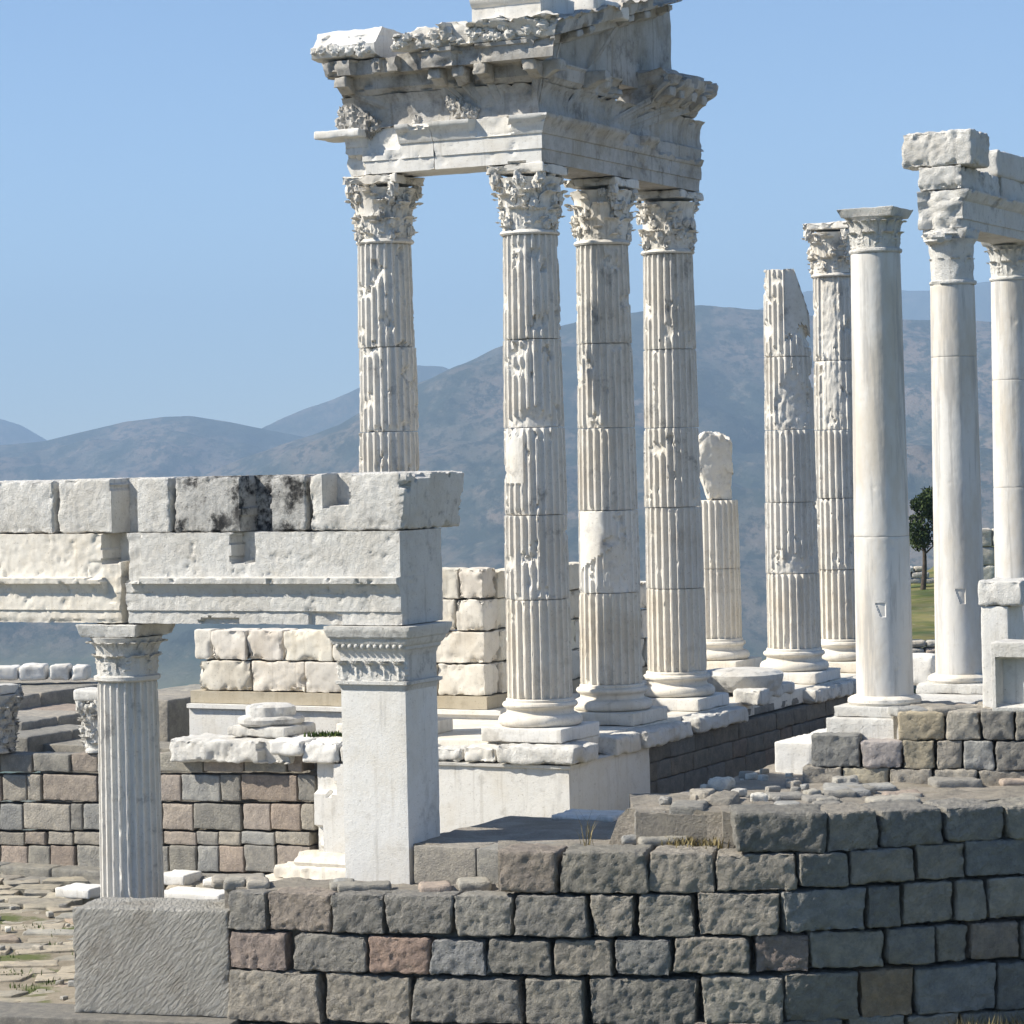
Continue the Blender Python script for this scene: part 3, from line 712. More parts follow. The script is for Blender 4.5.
# stone bench at its foot
m = MB()
courses(m, FT, 4.4, 13.5, [(-7.62, -7.30)], .9, 1.5, 1.25, .9, 43, pink=.05, res=.08, r=.05)
courses(m, FT, 7.2, 13.5, [(-7.75, -7.46)], .9, 1.5, 1.75, .7, 44, pink=.05, res=.08, r=.06)
m.build('foot_course', M_stone, pod)
# broken marble crown over the front core wall
m = MB()
block(m, FT, (5.65, .55, -5.09), (1.25, .55, .20), .05, .05, 3.2, .22, .16, .045, 345, clamps=[(4.4, 5.0, -5.3, -4.8, .9, .15)])
m.build('crown_block', M_stoa, pod)
m = MB(); block(m, FT, (4.45, .62, -4.99), (.34, .5, .14), .06, .03, 2.6, .1, .12, .05, 346); m.build('crown_block', M_white, pod)
# floor of the temple
m = MB(); block(m, FT, (1.5, -8.0, ZS - .16), (2.25, 8.6, .158), .02, .01, 2, .03, .1, .3, 302); m.build('floor_slab', M_cream, pod)

# ------------------------------------------------------------------ fragments on the podium
m = MB(); q = T(5.35, -.1)
pl = thing('column_base_fragment', 'broken marble column base with only its tori left, on the podium edge', 'column base', T(5.35, -.1, -4.9))
block(m, frame([q[0], q[1], 0], A, -B), (0, 0, -4.78), (.62, .55, .10), .05, .03, 3, .10, .12, .05, 351); m.build('plinth', M_stoa, pl)
m = MB(); lathe(m, q[0], q[1], [(.02, -4.69), (.54, -4.69), (.60, -4.64), (.60, -4.57), (.54, -4.53), (.45, -4.52), (.45, -4.42), (.44, -4.36), (.35, -4.32), (.02, -4.30)], 72, .03, .16, 1.6, 352); m.build('torus', M_stoa, pl)
q = T(-.15, 3 * BAY_B + .1)
m = MB(); lathe(m, q[0] - .05, q[1], [(.02, -4.72), (.72, -4.72), (.80, -4.60), (.84, -4.45), (.84, -4.40), (.70, -4.33), (.4, -4.30), (.02, -4.29)], 96, .03, .16, 2.2, 353)
tag(m.build('fallen_drum', M_stoa), 'low round marble drum lying on the podium between gable columns', 'column drum')
for i, (a_, b_, h, lab) in enumerate(((-.35, 3 * BAY_B + .5, (.75, .45, .13), 'rough flat marble slab under the low round drum'), (-.85, 2 * BAY_B + 1.65, (.28, .3, .16), 'small broken marble chunk beside the third gable column base'))):
    m = MB(); block(m, FG, (b_, -a_, ZS - .02 + h[2] * .6), h, .07, .04, 2.5, .12, .14, .05, 355 + i)
    tag(m.build('marble_slab', M_stoa), lab, 'marble slab')

# ------------------------------------------------------------------ cella wall
cel = thing('cella_wall', 'low cella wall of rounded marble blocks on a white moulded base', 'wall', T(4, 2.9, ZS))
FC = frame(T(0, 2.9), A, -B); FCS = frame(T(2.56, 2.9), B, -A)
m = MB()
def mblocks(rows, x0, x1, fr, seed, wmin=.75, wmax=1.25):
    rr = random.Random(seed); x = x0
    for (za, zb) in rows:
        x = x0
        while x < x1 - .1:
            w = min(rr.uniform(wmin, wmax), x1 - x)
            if x1 - x - w < .35: w = x1 - x
            h = (w / 2 - .01, .30, (zb - za) / 2 - .008)
            sh = rr.uniform(-.05, .05)
            f = rr.uniform(.86, 1.04)
            block(m, fr, (x + w / 2, -.30 + sh, (za + zb) / 2), h, .02, .022, 3.4, .26, .085, .04, seed + int(x * 50) + int(zb * 90), (f, f * rr.uniform(.975, 1), f * rr.uniform(.93, 1)))
            x += w
mblocks([(-4.40, -3.80)], 2.56, 8.85, FC, 401); mblocks([(-3.80, -3.20)], 2.56, 8.95, FC, 402)
mblocks([(-3.20, -2.60)], 2.56, 3.75, FC, 403, .5, .9); mblocks([(-2.60, -2.02)], 2.56, 3.7, FC, 404, .5, .8)
mblocks([(-4.40, -3.80), (-3.80, -3.20), (-3.20, -2.62)], .62, 7.6, FCS, 405); mblocks([(-2.62, -2.1)], .62, 5.0, FCS, 406)
m.build('masonry', M_cream, cel)
m = MB()
pblock(m, FC, 2.5, 9.0, [(-4.63, .06), (-4.40, .06)], -.6, res=.12, amp=.01, chip=.03, seed=410, tint=(.62, .58, .50))
pblock(m, FCS, 0, 7.7, [(-4.63, .06), (-4.40, .06)], -.6, res=.12, amp=.01, chip=.03, seed=411, tint=(.62, .58, .50))
m.build('string_course', M_cream, cel)
m = MB()
pblock(m, FC, 2.35, 9.0, [(-5.3, .12), (-4.80, .12), (-4.74, .12), (-4.72, .20), (-4.64, .20)], -.6, m0=1, res=.1, amp=.004, chip=.02, seed=412)
pblock(m, FCS, 0, 7.7, [(-4.81, .28), (-4.74, .28), (-4.72, .20), (-4.64, .20)], -.6, res=.1, amp=.004, chip=.02, seed=413)
m.build('base_moulding', M_white, cel)

# ------------------------------------------------------------------ foundations seen at the left behind the podium wall
for i, (px, py, Y, L, wd, hh, lab) in enumerate(((10, 697, 57.5, 4.6, 3.0, .75, 'long grey foundation slab under the row of white marble blocks'),
                                      (22, 722, 54.8, 3.0, 2.4, .6, 'middle grey foundation slab behind the podium wall'),
                                      (28, 737, 53.4, 2.3, 1.8, .6, 'nearest low grey foundation slab just behind the podium wall'),
                                      (168, 700, 56.6, 3.0, 1.8, .9, 'grey foundation slab with a dark face left of the cella wall'))):
    p = at(px, py, Y); m = MB()
    fr = frame([p[0], p[1], 0], B, A)
    x = 0; rr = random.Random(60 + i)
    while x < L:
        w = rr.uniform(.9, 1.5); block(m, fr, (x + w / 2, wd / 2, p[2] - hh / 2), (w / 2 - .01, wd / 2, hh / 2), .05, .02, 2.4, .05, .1, .1, 600 + i * 20 + int(x * 10), pal(600 + i * 9 + int(x * 3), .05)); x += w
    tag(m.build('foundation_slab', M_core), lab, 'stone slab')
# ground inside the podium
for i, (px0, px1, h) in enumerate(((-12, 18, .3), (18, 46, .34), (49, 69, .34), (71, 88, .32))):
    Y = 60.5; p0 = at(px0, 681, Y); p1 = at(px1, 681, Y); m = MB(); w = (p1[0] - p0[0]) / 2
    block(m, frame([(p0[0] + p1[0]) / 2, Y + .3, 0], (1, 0, 0), (0, -1, 0)), (0, 0, p0[2] + h / 2), (w - .01, .3, h / 2), .06, .03, 3, .08, .1, .06, 640 + i)
    tag(m.build('marble_block', M_white), 'small white marble block in the far row seen beneath the stoa architrave', 'marble block', 'white blocks in the far row')
p = at(0, 752, 52.2)
fc = thing('broken_capital', 'grey weathered leafy capital fragment standing at the left picture edge', 'capital', (p[0] - .1, p[1], p[2]))
m = MB(); corinthian(m, p[0] - .12, p[1], p[2], p[2] + 1.22, .38, 651, .1, rough=.03); m.build('bell', M_stain, fc)
m = MB(); abacus(m, p[0] - .12, p[1], p[2] + 1.08, p[2] + 1.26, .42, 652, .16); m.build('abacus', M_stoa, fc)
p = at(92, 752, 51.4)
fc = thing('carved_pillar_fragment', 'carved white marble pillar fragment half hidden behind the fluted stoa column', 'pillar', p)
m = MB(); corinthian(m, p[0] + .1, p[1], p[2], p[2] + 1.02, .22, 653, .05, rough=.03); m.build('carved_shaft', M_stoa, fc)
m = MB(); block(m, frame([p[0] + .1, p[1], 0], A, -B), (0, 0, p[2] + 1.06), (.32, .3, .11), .05, .02, 3, .06, .1, .05, 654); m.build('cap', M_stoa, fc)

# ------------------------------------------------------------------ the stoa in front (left)
GS = .93
S0 = np.array([-1.79, 44.9, 0.0])
FS = frame(S0, A, -B)                       # x to the left, y outward (towards the eye)
pil = thing('marble_pilaster', 'square white marble pilaster with leaf-carved capital at the stoa corner', 'pilaster', S0 + .6 * A + .5 * B + np.array([0, 0, ZG]))
def rect_loft(mb, fr, x0, x1, y0, y1, prof, res=.05, amp=.004, chip=.02, seed=0, tint=(1, 1, 1)):
    """rectangular shaft whose sides step out by prof (z, out)"""
    zs, os_ = [prof[0][0]], [prof[0][1]]
    for (za, oa), (zb, ob) in zip(prof[:-1], prof[1:]):
        k = max(1, int(math.ceil(math.hypot(zb - za, ob - oa) / res)))
        for j in range(1, k + 1): zs.append(za + (zb - za) * j / k); os_.append(oa + (ob - oa) * j / k)
    zs, os_ = np.array(zs), np.array(os_)
    V, Q, idx = boxgrid(lin(-1, 1, res * 2 / (x1 - x0)), lin(-1, 1, res * 2 / (y1 - y0)), np.arange(len(zs)).astype(float))
    k = idx[:, 2]; o = os_[k]
    N = np.stack([(np.abs(V[:, 0]) > .999) * np.sign(V[:, 0]), (np.abs(V[:, 1]) > .999) * np.sign(V[:, 1]), V[:, 0] * 0], 1)
    nn = np.maximum(np.linalg.norm(N, axis=1), 1e-6)[:, None]
    W = np.stack([(x0 + x1) / 2 + V[:, 0] * ((x1 - x0) / 2 + o), (y0 + y1) / 2 + V[:, 1] * ((y1 - y0) / 2 + o), zs[k]], 1)
    P = W + sv(seed)
    d = amp * fbm(P * 3, 3) - chip * np.clip(fbm(P * 2 + 9, 4) - .2, 0, 1)
    corner = (np.abs(V[:, 0]) > .999) & (np.abs(V[:, 1]) > .999)
    d = d - corner * (.008 + .03 * np.clip(fbm(P * 2.5 + 70, 3) - .05, 0, 1))
    W = W + N / nn * d[:, None]
    W, Q = place(fr, W, Q); mb.add(W, Q, tint=tint)
m = MB(); rect_loft(m, FS, 0, 1.2, -1.08, 0, [(-8.5, .0), (-3.70, 0.0)], res=.10, seed=501, chip=.012); m.build('shaft', M_white, pil)
m = MB()
rect_loft(m, FS, 0, 1.2, -1.08, 0, [(-3.70, 0), (-3.62, .03), (-3.60, .07), (-3.55, .07), (-3.545, .0), (-3.15, .0), (-3.06, .03), (-3.03, .06), (-2.98, .06), (-2.96, .09), (-2.90, .12), (-2.86, .13), (-2.84, .16), (-2.72, .20), (-2.66, .20)], res=.03, seed=502, chip=.03)
for i in range(5):
    x = .08 + i * .26
    for j in range(2):
        leaf(m, S0 + A * (x + .02) - B * (.015) + np.array([0, 0, -3.53]), -B, -A, .40 - .04 * j, .135 - .02 * j, .04, .06 + .03 * j, .05, 520 + i * 3 + j, rough=.025, wrap=.3)
for i in range(11):
    lump(m, S0 + A * (.02 + i * .118) - B * .075 + np.array([0, 0, -2.985]), .042, 540 + i, .15, 7)
m.build('capital', M_stoa, pil)

sent = thing('stoa_entablature', 'long stoa architrave of white marble with two fasciae and rough upper face', 'entablature', S0 + np.array([0, 0, -2.65]))
SA = [(-2.645, .02), (-2.43, .02), (-2.425, .05), (-2.14, .05), (-2.13, .06), (-2.06, .09), (-1.98, .15), (-1.97, .19), (-1.88, .20), (-1.86, .05), (-1.13, .05)]
m = MB()
pblock(m, FS, .02, 5.32, SA, -1.36, res=.036, amp=.016, freq=9, chip=.07, chipt=.15, chipf=3, rag1=.06, seed=503,
       clamps=[(2.75, 3.2, -1.62, -1.0, -.30, .03), (5.0, 5.6, -1.95, -1.0, -.02, .05), (1.15, 1.75, -2.7, -2.45, -.04, .06), (3.1, 3.9, -2.7, -2.56, -.05, .06), (5.15, 5.5, -2.3, -1.75, .08, .05)])
m.build('architrave_block', M_stoa, sent)
m = MB()
pblock(m, FS, 5.42, 10.5, SA, -.95, res=.036, amp=.016, freq=9, chip=.07, chipt=.15, chipf=3, rag0=.06, seed=504,
       clamps=[(5.3, 5.78, -1.62, -1.0, -.45, .04), (5.3, 6.05, -1.9, -1.6, .03, .08), (5.3, 5.75, -2.3, -1.8, .03, .08), (5.3, 10.6, -2.72, -2.60, .0, .04)])
m.build('architrave_block', M_cream, sent)
# the upper course: separate blocks resting on the architrave
TOPB = [(-.95, 1.72, -.19, .02, M_stoa, 'pale corner block of the stoa top with square notch and overhanging right end', [(.95, 1.45, -.72, 0, -.42, .012)], 'R'),
        (1.76, 4.38, -.20, .0, M_stain, 'blackened block of the stoa top beside the notched corner block', [(2.45, 3.05, -1.2, 0, -.5, .04)], ''),
        (4.42, 6.75, -.20, .0, M_stoa, 'cream block of the stoa top with dark recess above the fluted column', [(5.1, 5.62, -1.2, 0, -.5, .04)], ''),
        (6.80, 8.6, -.21, .0, M_stoa, 'short plain block of the stoa top at the left picture edge', None, '')]
for i, (x0, x1, zt, o, mat, lab, cl, sd) in enumerate(TOPB):
    m = MB()
    def de(V, h, sd=sd):
        if sd == 'R':
            f = (V[:, 2] + h[2]) / (2 * h[2]); e = np.clip(-V[:, 0] / h[0], 0, 1)
            V[:, 0] -= .12 * f * (e > .98); V[:, 1] += 0
        return V
    yb = -1.2 if sd != 'R' else -2.02
    xx0 = x0 if sd != 'R' else -.02
    block(m, FS, ((xx0 + x1) / 2, (o + yb) / 2, (zt - 1.12) / 2), ((x1 - xx0) / 2 - .018, (o - yb) / 2, (zt + 1.12) / 2), .04, .022, 8, .14, .10, .034, 560 + i, g=.72, clamps=cl, deform=de)
    tag(m.build('marble_block', mat), lab, 'marble block', 'blocks of the stoa top course')
# fluted column of the stoa
def stoa_col(label, c, zb, zt, rb, rt, seed):
    t = thing('stoa_column', label, 'column', (c[0], c[1], zb))
    m = MB(); drum(m, c[0], c[1], zb, zt - 1.0, rb, rt, seed, chip=.05, chipt=.3, flutes=24, phase=.05, dents=[(-5, .22, 10, .06, .03)]); m.build('shaft', M_temple, t)
    m = MB(); z0 = zt - 1.0
    lathe(m, c[0], c[1], [(.02, z0), (rt * 1.0, z0), (rt * 1.10, z0 + .03), (rt * 1.10, z0 + .09), (rt * .98, z0 + .11), (rt * .97, z0 + .35), (rt * 1.05, z0 + .6), (rt * 1.22, z0 + .76), (.02, z0 + .77)], 72, .01, .03, 2.5, seed)
    for k in range(8):
        a = k / 8 * 6.283 + .55; o = np.array([math.cos(a), math.sin(a), 0]); s = np.array([-o[1], o[0], 0])
        leaf(m, np.array([c[0], c[1], z0 + .12]) + o * rt * .97, o, s, .43, .21, .03, .10, .06, seed + k, rough=.03)
    for k in range(20):
        a = k / 20 * 6.283; o = np.array([math.cos(a), math.sin(a), 0]); s = np.array([-o[1], o[0], 0])
        leaf(m, np.array([c[0], c[1], z0 + .40]) + o * rt * 1.0, o, s, .36, .085, .15, .05, .03, seed + 60 + k, nu=5, nv=8, rough=.015)
    cp = m.build('capital', M_stoa, t)
    m = MB(); abacus(m, c[0], c[1], zt - .235, zt - .012, rt * 1.22, seed + 5, .10, concave=.05, taper=.10); m.build('abacus', M_stoa, cp)
    return t
c5 = S0 + 5.72 * A + .52 * B
stoa_col('fluted grey stoa column with leafy capital behind the tooled stone block', c5, ZG - .95, -2.66, .555, .515, 571)
# pieces of the stoa stylobate
GS = 1.0
for i, (x0, x1, y0, zt, hh, mat, lab) in enumerate(((60, 100, 899, 0, .2, M_white, 'white marble slab at the foot of the fluted stoa column, left side'),
                                                (161, 194, 886, 0, .22, M_white, 'squared white marble block between fluted column and podium foot'),
                                                (205, 290, 890, 0, .16, M_white, 'rounded white marble slab in front of the podium foot moulding'),
                                                (161, 232, 903, 0, .18, M_white, 'long white marble kerb piece just behind the tooled stone block'))):
    Y = ZQ * F / uv((x0 + x1) / 2, y0)[1]
    p0, p1 = at(x0, y0, Y), at(x1, y0, Y); m = MB(); w = abs(p1[0] - p0[0]) / 2
    block(m, frame([(p0[0] + p1[0]) / 2, Y + .3, 0], A, -B), (0, 0, p0[2] + hh / 2), (w * 1.05, .35, hh / 2), .035, .012, 3, .04, .08, .06, 580 + i)
    tag(m.build('marble_slab', mat), lab, 'marble slab')

# ------------------------------------------------------------------ terrace ledge right of the pilaster
GS = .93
led = thing('terrace_wall', 'low terrace wall of smooth grey ashlar beside the pilaster foot', 'wall', S0 + np.array([0, 0, ZG]))
m = MB()
courses(m, FS, -6.0, -.01, [(-7.75, -7.26), (-7.25, -6.80)], 1.0, 1.7, -.02, .6, 45, r=.012, amp=.006, pink=.1, res=.1, chip=.02)
m.build('ashlar_course', M_cut, led)
m = MB()
courses(m, FS, -6.0, -.01, [(-6.795, -6.16)], 1.1, 1.6, .02, 1.0, 46, r=.015, amp=.008, pink=0, res=.08, chip=.04)
m.build('coping', M_cut, led)
# white slab on the terrace
GS = 1.0
m = MB()
block(m, frame([1.15, 44.6, 0], A, -B), (0, 0, -5.73), (.55, .4, .06), .05, .025, 3, .06, .12, .05, 595)
tag(m.build('marble_slab', M_white), 'bright flat marble slab lying on the terrace by the podium corner', 'marble slab')

# ------------------------------------------------------------------ curved stone walls in the foreground
GS = 1.0
RA = 15.0
_gx = np.linspace(-12, 16, 1401)
_th = np.interp(_gx, [-12, -4.2, 3.3, 4.1, 8, 16], [-30, -22, -9, 11, 16, 24])          # which way the wall face turns
_gy = np.concatenate([[0], np.cumsum(np.tan(np.radians((_th[1:] + _th[:-1]) / 2)) * np.diff(_gx))])
_gy = _gy - _gy.min() + 38.65
def YWA(x): return np.interp(x, _gx, _gy)
YW, RREF = YWA, RA
def on_arc(px, py, rad):
    u, v = uv(px, py); Y = 40.0
    for _ in range(12): Y = .5 * Y + .5 * (float(YW(u * Y / F)) + RREF - rad)
    return np.array([u * Y / F, Y, v * Y / F])
def arc_stones(mb, rows, rad, dep, seed, r=.06, amp=.02, pink=.12, tints=None, res=.05, gap=0, chip=.05):
    k = 0
    for (yl, xs) in rows:
        for s in xs:
            x0, x1 = s[0], s[1]
            yt, yb = yl((x0 + x1) / 2) if len(s) < 4 else (s[2], s[3])
            P0, P1 = on_arc(x0, (yt + yb) / 2, rad), on_arc(x1, (yt + yb) / 2, rad)
            PM = (P0 + P1) / 2
            ex = (P1 - P0); ex[2] = 0; w = np.linalg.norm(ex) / 2; ex /= (2 * w)
            ey = np.array([ex[1], -ex[0], 0])
            za, zb = zz((x0 + x1) / 2, yb, PM[1]), zz((x0 + x1) / 2, yt, PM[1])
            k += 1; rr = random.Random(seed * 17 + k)
            c = tints[k] if tints and k in tints else pal(seed * 131 + k, pink)
            tp = rr.uniform(-.05, .05); sk = rr.uniform(-.04, .04)
            def de(V, h, tp=tp, sk=sk):
                V[:, 0] *= 1 + tp * V[:, 2] / h[2]; V[:, 2] += sk * V[:, 0] * .6; return V
            block(mb, frame([PM[0], PM[1], 0], ex, ey), (0, -dep / 2 + rr.uniform(-.035, .035), (za + zb) / 2), (w - gap, dep / 2, (zb - za) / 2), rr.uniform(.5, 1.1) * r, amp, 6.5, chip, .075, res, seed * 77 + k, c, deform=de, big=.012, g=.74)
def seg(pts):
    xs = [p[0] for p in pts]
    return lambda x: (float(np.interp(x, xs, [p[1] for p in pts])), float(np.interp(x, xs, [p[2] for p in pts])))
rowA = [
 (seg([(228, 892, 930), (400, 895, 934), (520, 896, 937), (700, 895, 937), (800, 891, 933), (1024, 877, 917)]),
  [(228, 265), (268, 330), (332, 383), (386, 452), (455, 512), (515, 587), (592, 633), (639, 693), (698, 779), (784, 865), (868, 900), (904, 954), (957, 986), (989, 1030), (1033, 1085)]),
 (seg([(228, 932, 969), (330, 935, 972), (470, 941, 975), (600, 941, 976), (780, 936, 972), (1024, 921, 958)]),
  [(229, 285), (294, 366), (369, 429), (432, 485), (487, 550), (554, 611), (616, 670), (674, 749), (756, 809), (812, 884), (888, 935), (938, 968), (972, 1020), (1023, 1080)]),
 (seg([(228, 970, 1022), (420, 978, 1023), (600, 980, 1026), (780, 976, 1024), (1024, 962, 1008)]),
  [(229, 319), (326, 409), (413, 520), (525, 583), (590, 696), (703, 783), (786, 859), (862, 914), (917, 996), (999, 1060)]),
 (seg([(228, 1025, 1065), (600, 1029, 1070), (1024, 1011, 1055)]),
  [(228, 300), (304, 375), (380, 450), (455, 540), (545, 610), (614, 690), (695, 760), (765, 845), (850, 905), (910, 960), (964, 1030), (1033, 1080)]),
]
row0 = [(seg([(498, 851, 893), (640, 852, 894), (790, 855, 890), (860, 851, 884), (1024, 838, 874)]),
         [(498, 557), (560, 647), (649, 714), (716, 796), (800, 848), (851, 914), (918, 966), (968, 1030), (1033, 1085)])]
rowT = [(seg([(735, 812, 853), (830, 813, 853), (1024, 805, 838)]),
         [(735, 826), (829, 878), (882, 945), (948, 1005), (1008, 1066)])]
wA = thing('curved_stone_wall', 'curved foreground retaining wall of rough grey stone blocks', 'wall', (2.0, 39.0, -8.3))
m = MB(); arc_stones(m, rowA, RA, .55, 81, .030, .040, .13, res=.036, chip=.10, tints={18: (.38, .285, .24), 19: (.31, .315, .32), 16: (.36, .30, .27), 37: (.36, .28, .20), 24: (.35, .29, .26)}); m.build('masonry', M_stone, wA)
m = MB(); arc_stones(m, row0, RA, .8, 82, .036, .040, .1, res=.04, chip=.10)
m.build('upper_course', M_stone, wA)
for i, s in enumerate(rowT[0][1]):
    m = MB(); arc_stones(m, [(rowT[0][0], [s])], RA, 1.0, 83 + i, .045, .040, .1, res=.04, chip=.11); m.build('coping_stone', M_stone, wA)
for i, s_ in enumerate(((634, 667, 812, 842), (669, 704, 806, 842))):
    m = MB(); arc_stones(m, [(None, [s_])], RA - 1.0, .8, 191 + i, .06, .035, 0, res=.05, chip=.1); m.build('coping_stone', M_rubble, wA)
m = MB(); arc_stones(m, [(seg([(700, 798, 846), (740, 798, 846)]), [(703, 737)])], RA - 1.6, .9, 91, .12, .04, 0); m.build('coping_stone', M_stone, wA)
# rubble fill behind the facing
def arc_slab(mb, x0, x1, r0, r1, zt, zb, seed, res=.12, amp=.05, tint=(.25, .23, .20), y=880):
    X0, X1 = on_arc(x0, y, RREF)[0], on_arc(x1, y, RREF)[0]
    V, Q, _ = boxgrid(lin(0, 1, res / abs(X1 - X0)), lin(0, 1, res / abs(r0 - r1)), lin(0, 1, .5))
    z_t = zt(V[:, 0]) if callable(zt) else zt
    X = X0 + (X1 - X0) * V[:, 0]
    W = np.stack([X, YW(X) + RREF - (r0 + (r1 - r0) * V[:, 1]), zb + (z_t - zb) * V[:, 2]], 1)
    P = W + sv(seed)
    f = fbm(P * np.array([1.6, 1.6, .3]), 5)
    W[:, 2] += V[:, 2] * (amp * f + amp * .7 * np.round(fbm(P * np.array([1.2, 1.2, 0]) + 30, 2) * 3) / 2)
    mb.add(W, Q, tint=tint)
m = MB()
arc_slab(m, 498, 1090, RA - .5, RA - 1.5, -5.60, -8.2, 92)
arc_slab(m, 728, 1090, RA - .75, RA - 2.2, lambda s: -5.10 + .04 * s, -8.2, 93, .10, .06)
arc_slab(m, 596, 748, RA - .80, RA - 1.5, -5.62, -8.2, 98, .08, .06)
arc_slab(m, 640, 748, RA - .95, RA - 3.2, -5.10, -8.2, 99, .08, .07)
arc_slab(m, 222, 500, RA - .30, RA - 1.25, -6.22, -8.2, 94, .12, .06)
m.build('rubble_fill', M_rubble, wA)
m = MB()
rr = random.Random(4)
for i in range(16):
    px = rr.uniform(760, 1040); rad = RA - rr.uniform(1.1, 3.2); p = on_arc(px, 800, rad)
    block(m, frame([p[0], p[1], 0], (1, .1, 0), (.1, -1, 0)), (0, 0, -5.06), (rr.uniform(.12, .38), rr.uniform(.12, .30), rr.uniform(.05, .09)), .05, .03, 4, .04, .08, .07, 7000 + i, pal(i, .05))
for i in range(11):
    px = rr.uniform(230, 690); rad = RA - rr.uniform(.5, 1.2) ; p = on_arc(px, 860, rad)
    zt = -5.5 if px > 505 else -6.18
    block(m, frame([p[0], p[1], 0], (1, .1, 0), (.1, -1, 0)), (0, 0, zt), (rr.uniform(.12, .4), rr.uniform(.1, .28), rr.uniform(.06, .12)), .05, .03, 4, .04, .08, .07, 7100 + i, pal(i + 70, .05))
m.build('rubble_stones', M_rubble, wA)['kind'] = 'stuff'
# inner ring (upper right)
wB = thing('inner_stone_wall', 'low pale rubble wall behind the curved foreground wall, right side', 'wall', (7.0, 42.8, -5.2))
RB = 40.0; RREF = RB
def YWB(x): return 42.2 + (np.asarray(x) - 12.5) ** 2 / 62.0 - .35
YW = YWB
rowB = [(seg([(800, 767, 795), (1024, 771, 797)]), [(803, 841), (843, 888), (890, 931), (934, 978), (980, 1030), (1033, 1075)]),
        (seg([(811, 730, 766), (860, 741, 768), (1024, 741, 771)]), [(811, 859), (861, 902), (903, 934), (937, 962), (964, 994), (996, 1030), (1033, 1075)]),
        (seg([(898, 713, 741), (1024, 710, 740)]), [(898, 944), (946, 980), (982, 1014), (1016, 1060), (1063, 1090)])]
m = MB(); arc_stones(m, rowB, RB, .5, 95, .035, .034, .12, res=.04, chip=.09, tints={7: (.24, .24, .23), 9: (.37, .33, .25), 14: (.40, .35, .26), 15: (.36, .34, .30), 2: (.38, .35, .28), 8: (.38, .35, .34)}); m.build('masonry', M_rubble, wB)
m = MB(); rr = random.Random(8)
arc_slab(m, 900, 1095, RB - .35, RB - 1.6, -4.06, -6.2, 96, .1, .04, (.27, .25, .21))
for i in range(34):
    px = rr.uniform(905, 1060); p = on_arc(px, 712, RB - rr.uniform(.3, 1.3))
    block(m, frame([p[0], p[1], 0], (1, .15, 0), (.15, -1, 0)), (0, 0, -4.02), (rr.uniform(.15, .4), rr.uniform(.12, .3), rr.uniform(.04, .08)), .04, .025, 4, .04, .08, .07, 7200 + i, pal(i + 170, .05))
m.build('rubble_top', M_rubble, wB)
YW, RREF = YWA, RA
# big tooled block
p0, p1 = at(72, 912, 41.5), at(228, 912, 40.85)
tb = thing('tooled_stone_block', 'large squared grey block with diagonal chisel marks left of curved wall', 'stone block', ((p0[0] + p1[0]) / 2, 39.9, -7.9))
m = MB(); ex = (p1 - p0); ex[2] = 0; w = np.linalg.norm(ex); ex /= w
block(m, frame([(p0[0] + p1[0]) / 2, (p0[1] + p1[1]) / 2, 0], ex, (ex[1], -ex[0], 0)), (0, -.55, (-6.52 - 8.08) / 2), (w / 2, .55, (8.08 - 6.52) / 2), .02, .010, 4, .09, .07, .04, 97, g=.7)
m.build('slab', M_tool, tb)
m = MB(); block(m, frame([(p0[0] + p1[0]) / 2 - 1.2, (p0[1] + p1[1]) / 2, 0], ex, (ex[1], -ex[0], 0)), (0, -.45, -8.29), (w / 2 + 1.3, .52, .21), .02, .01, 3, .03, .06, .1, 98, (.22, .21, .19))
m.build('footing', M_cut, tb)

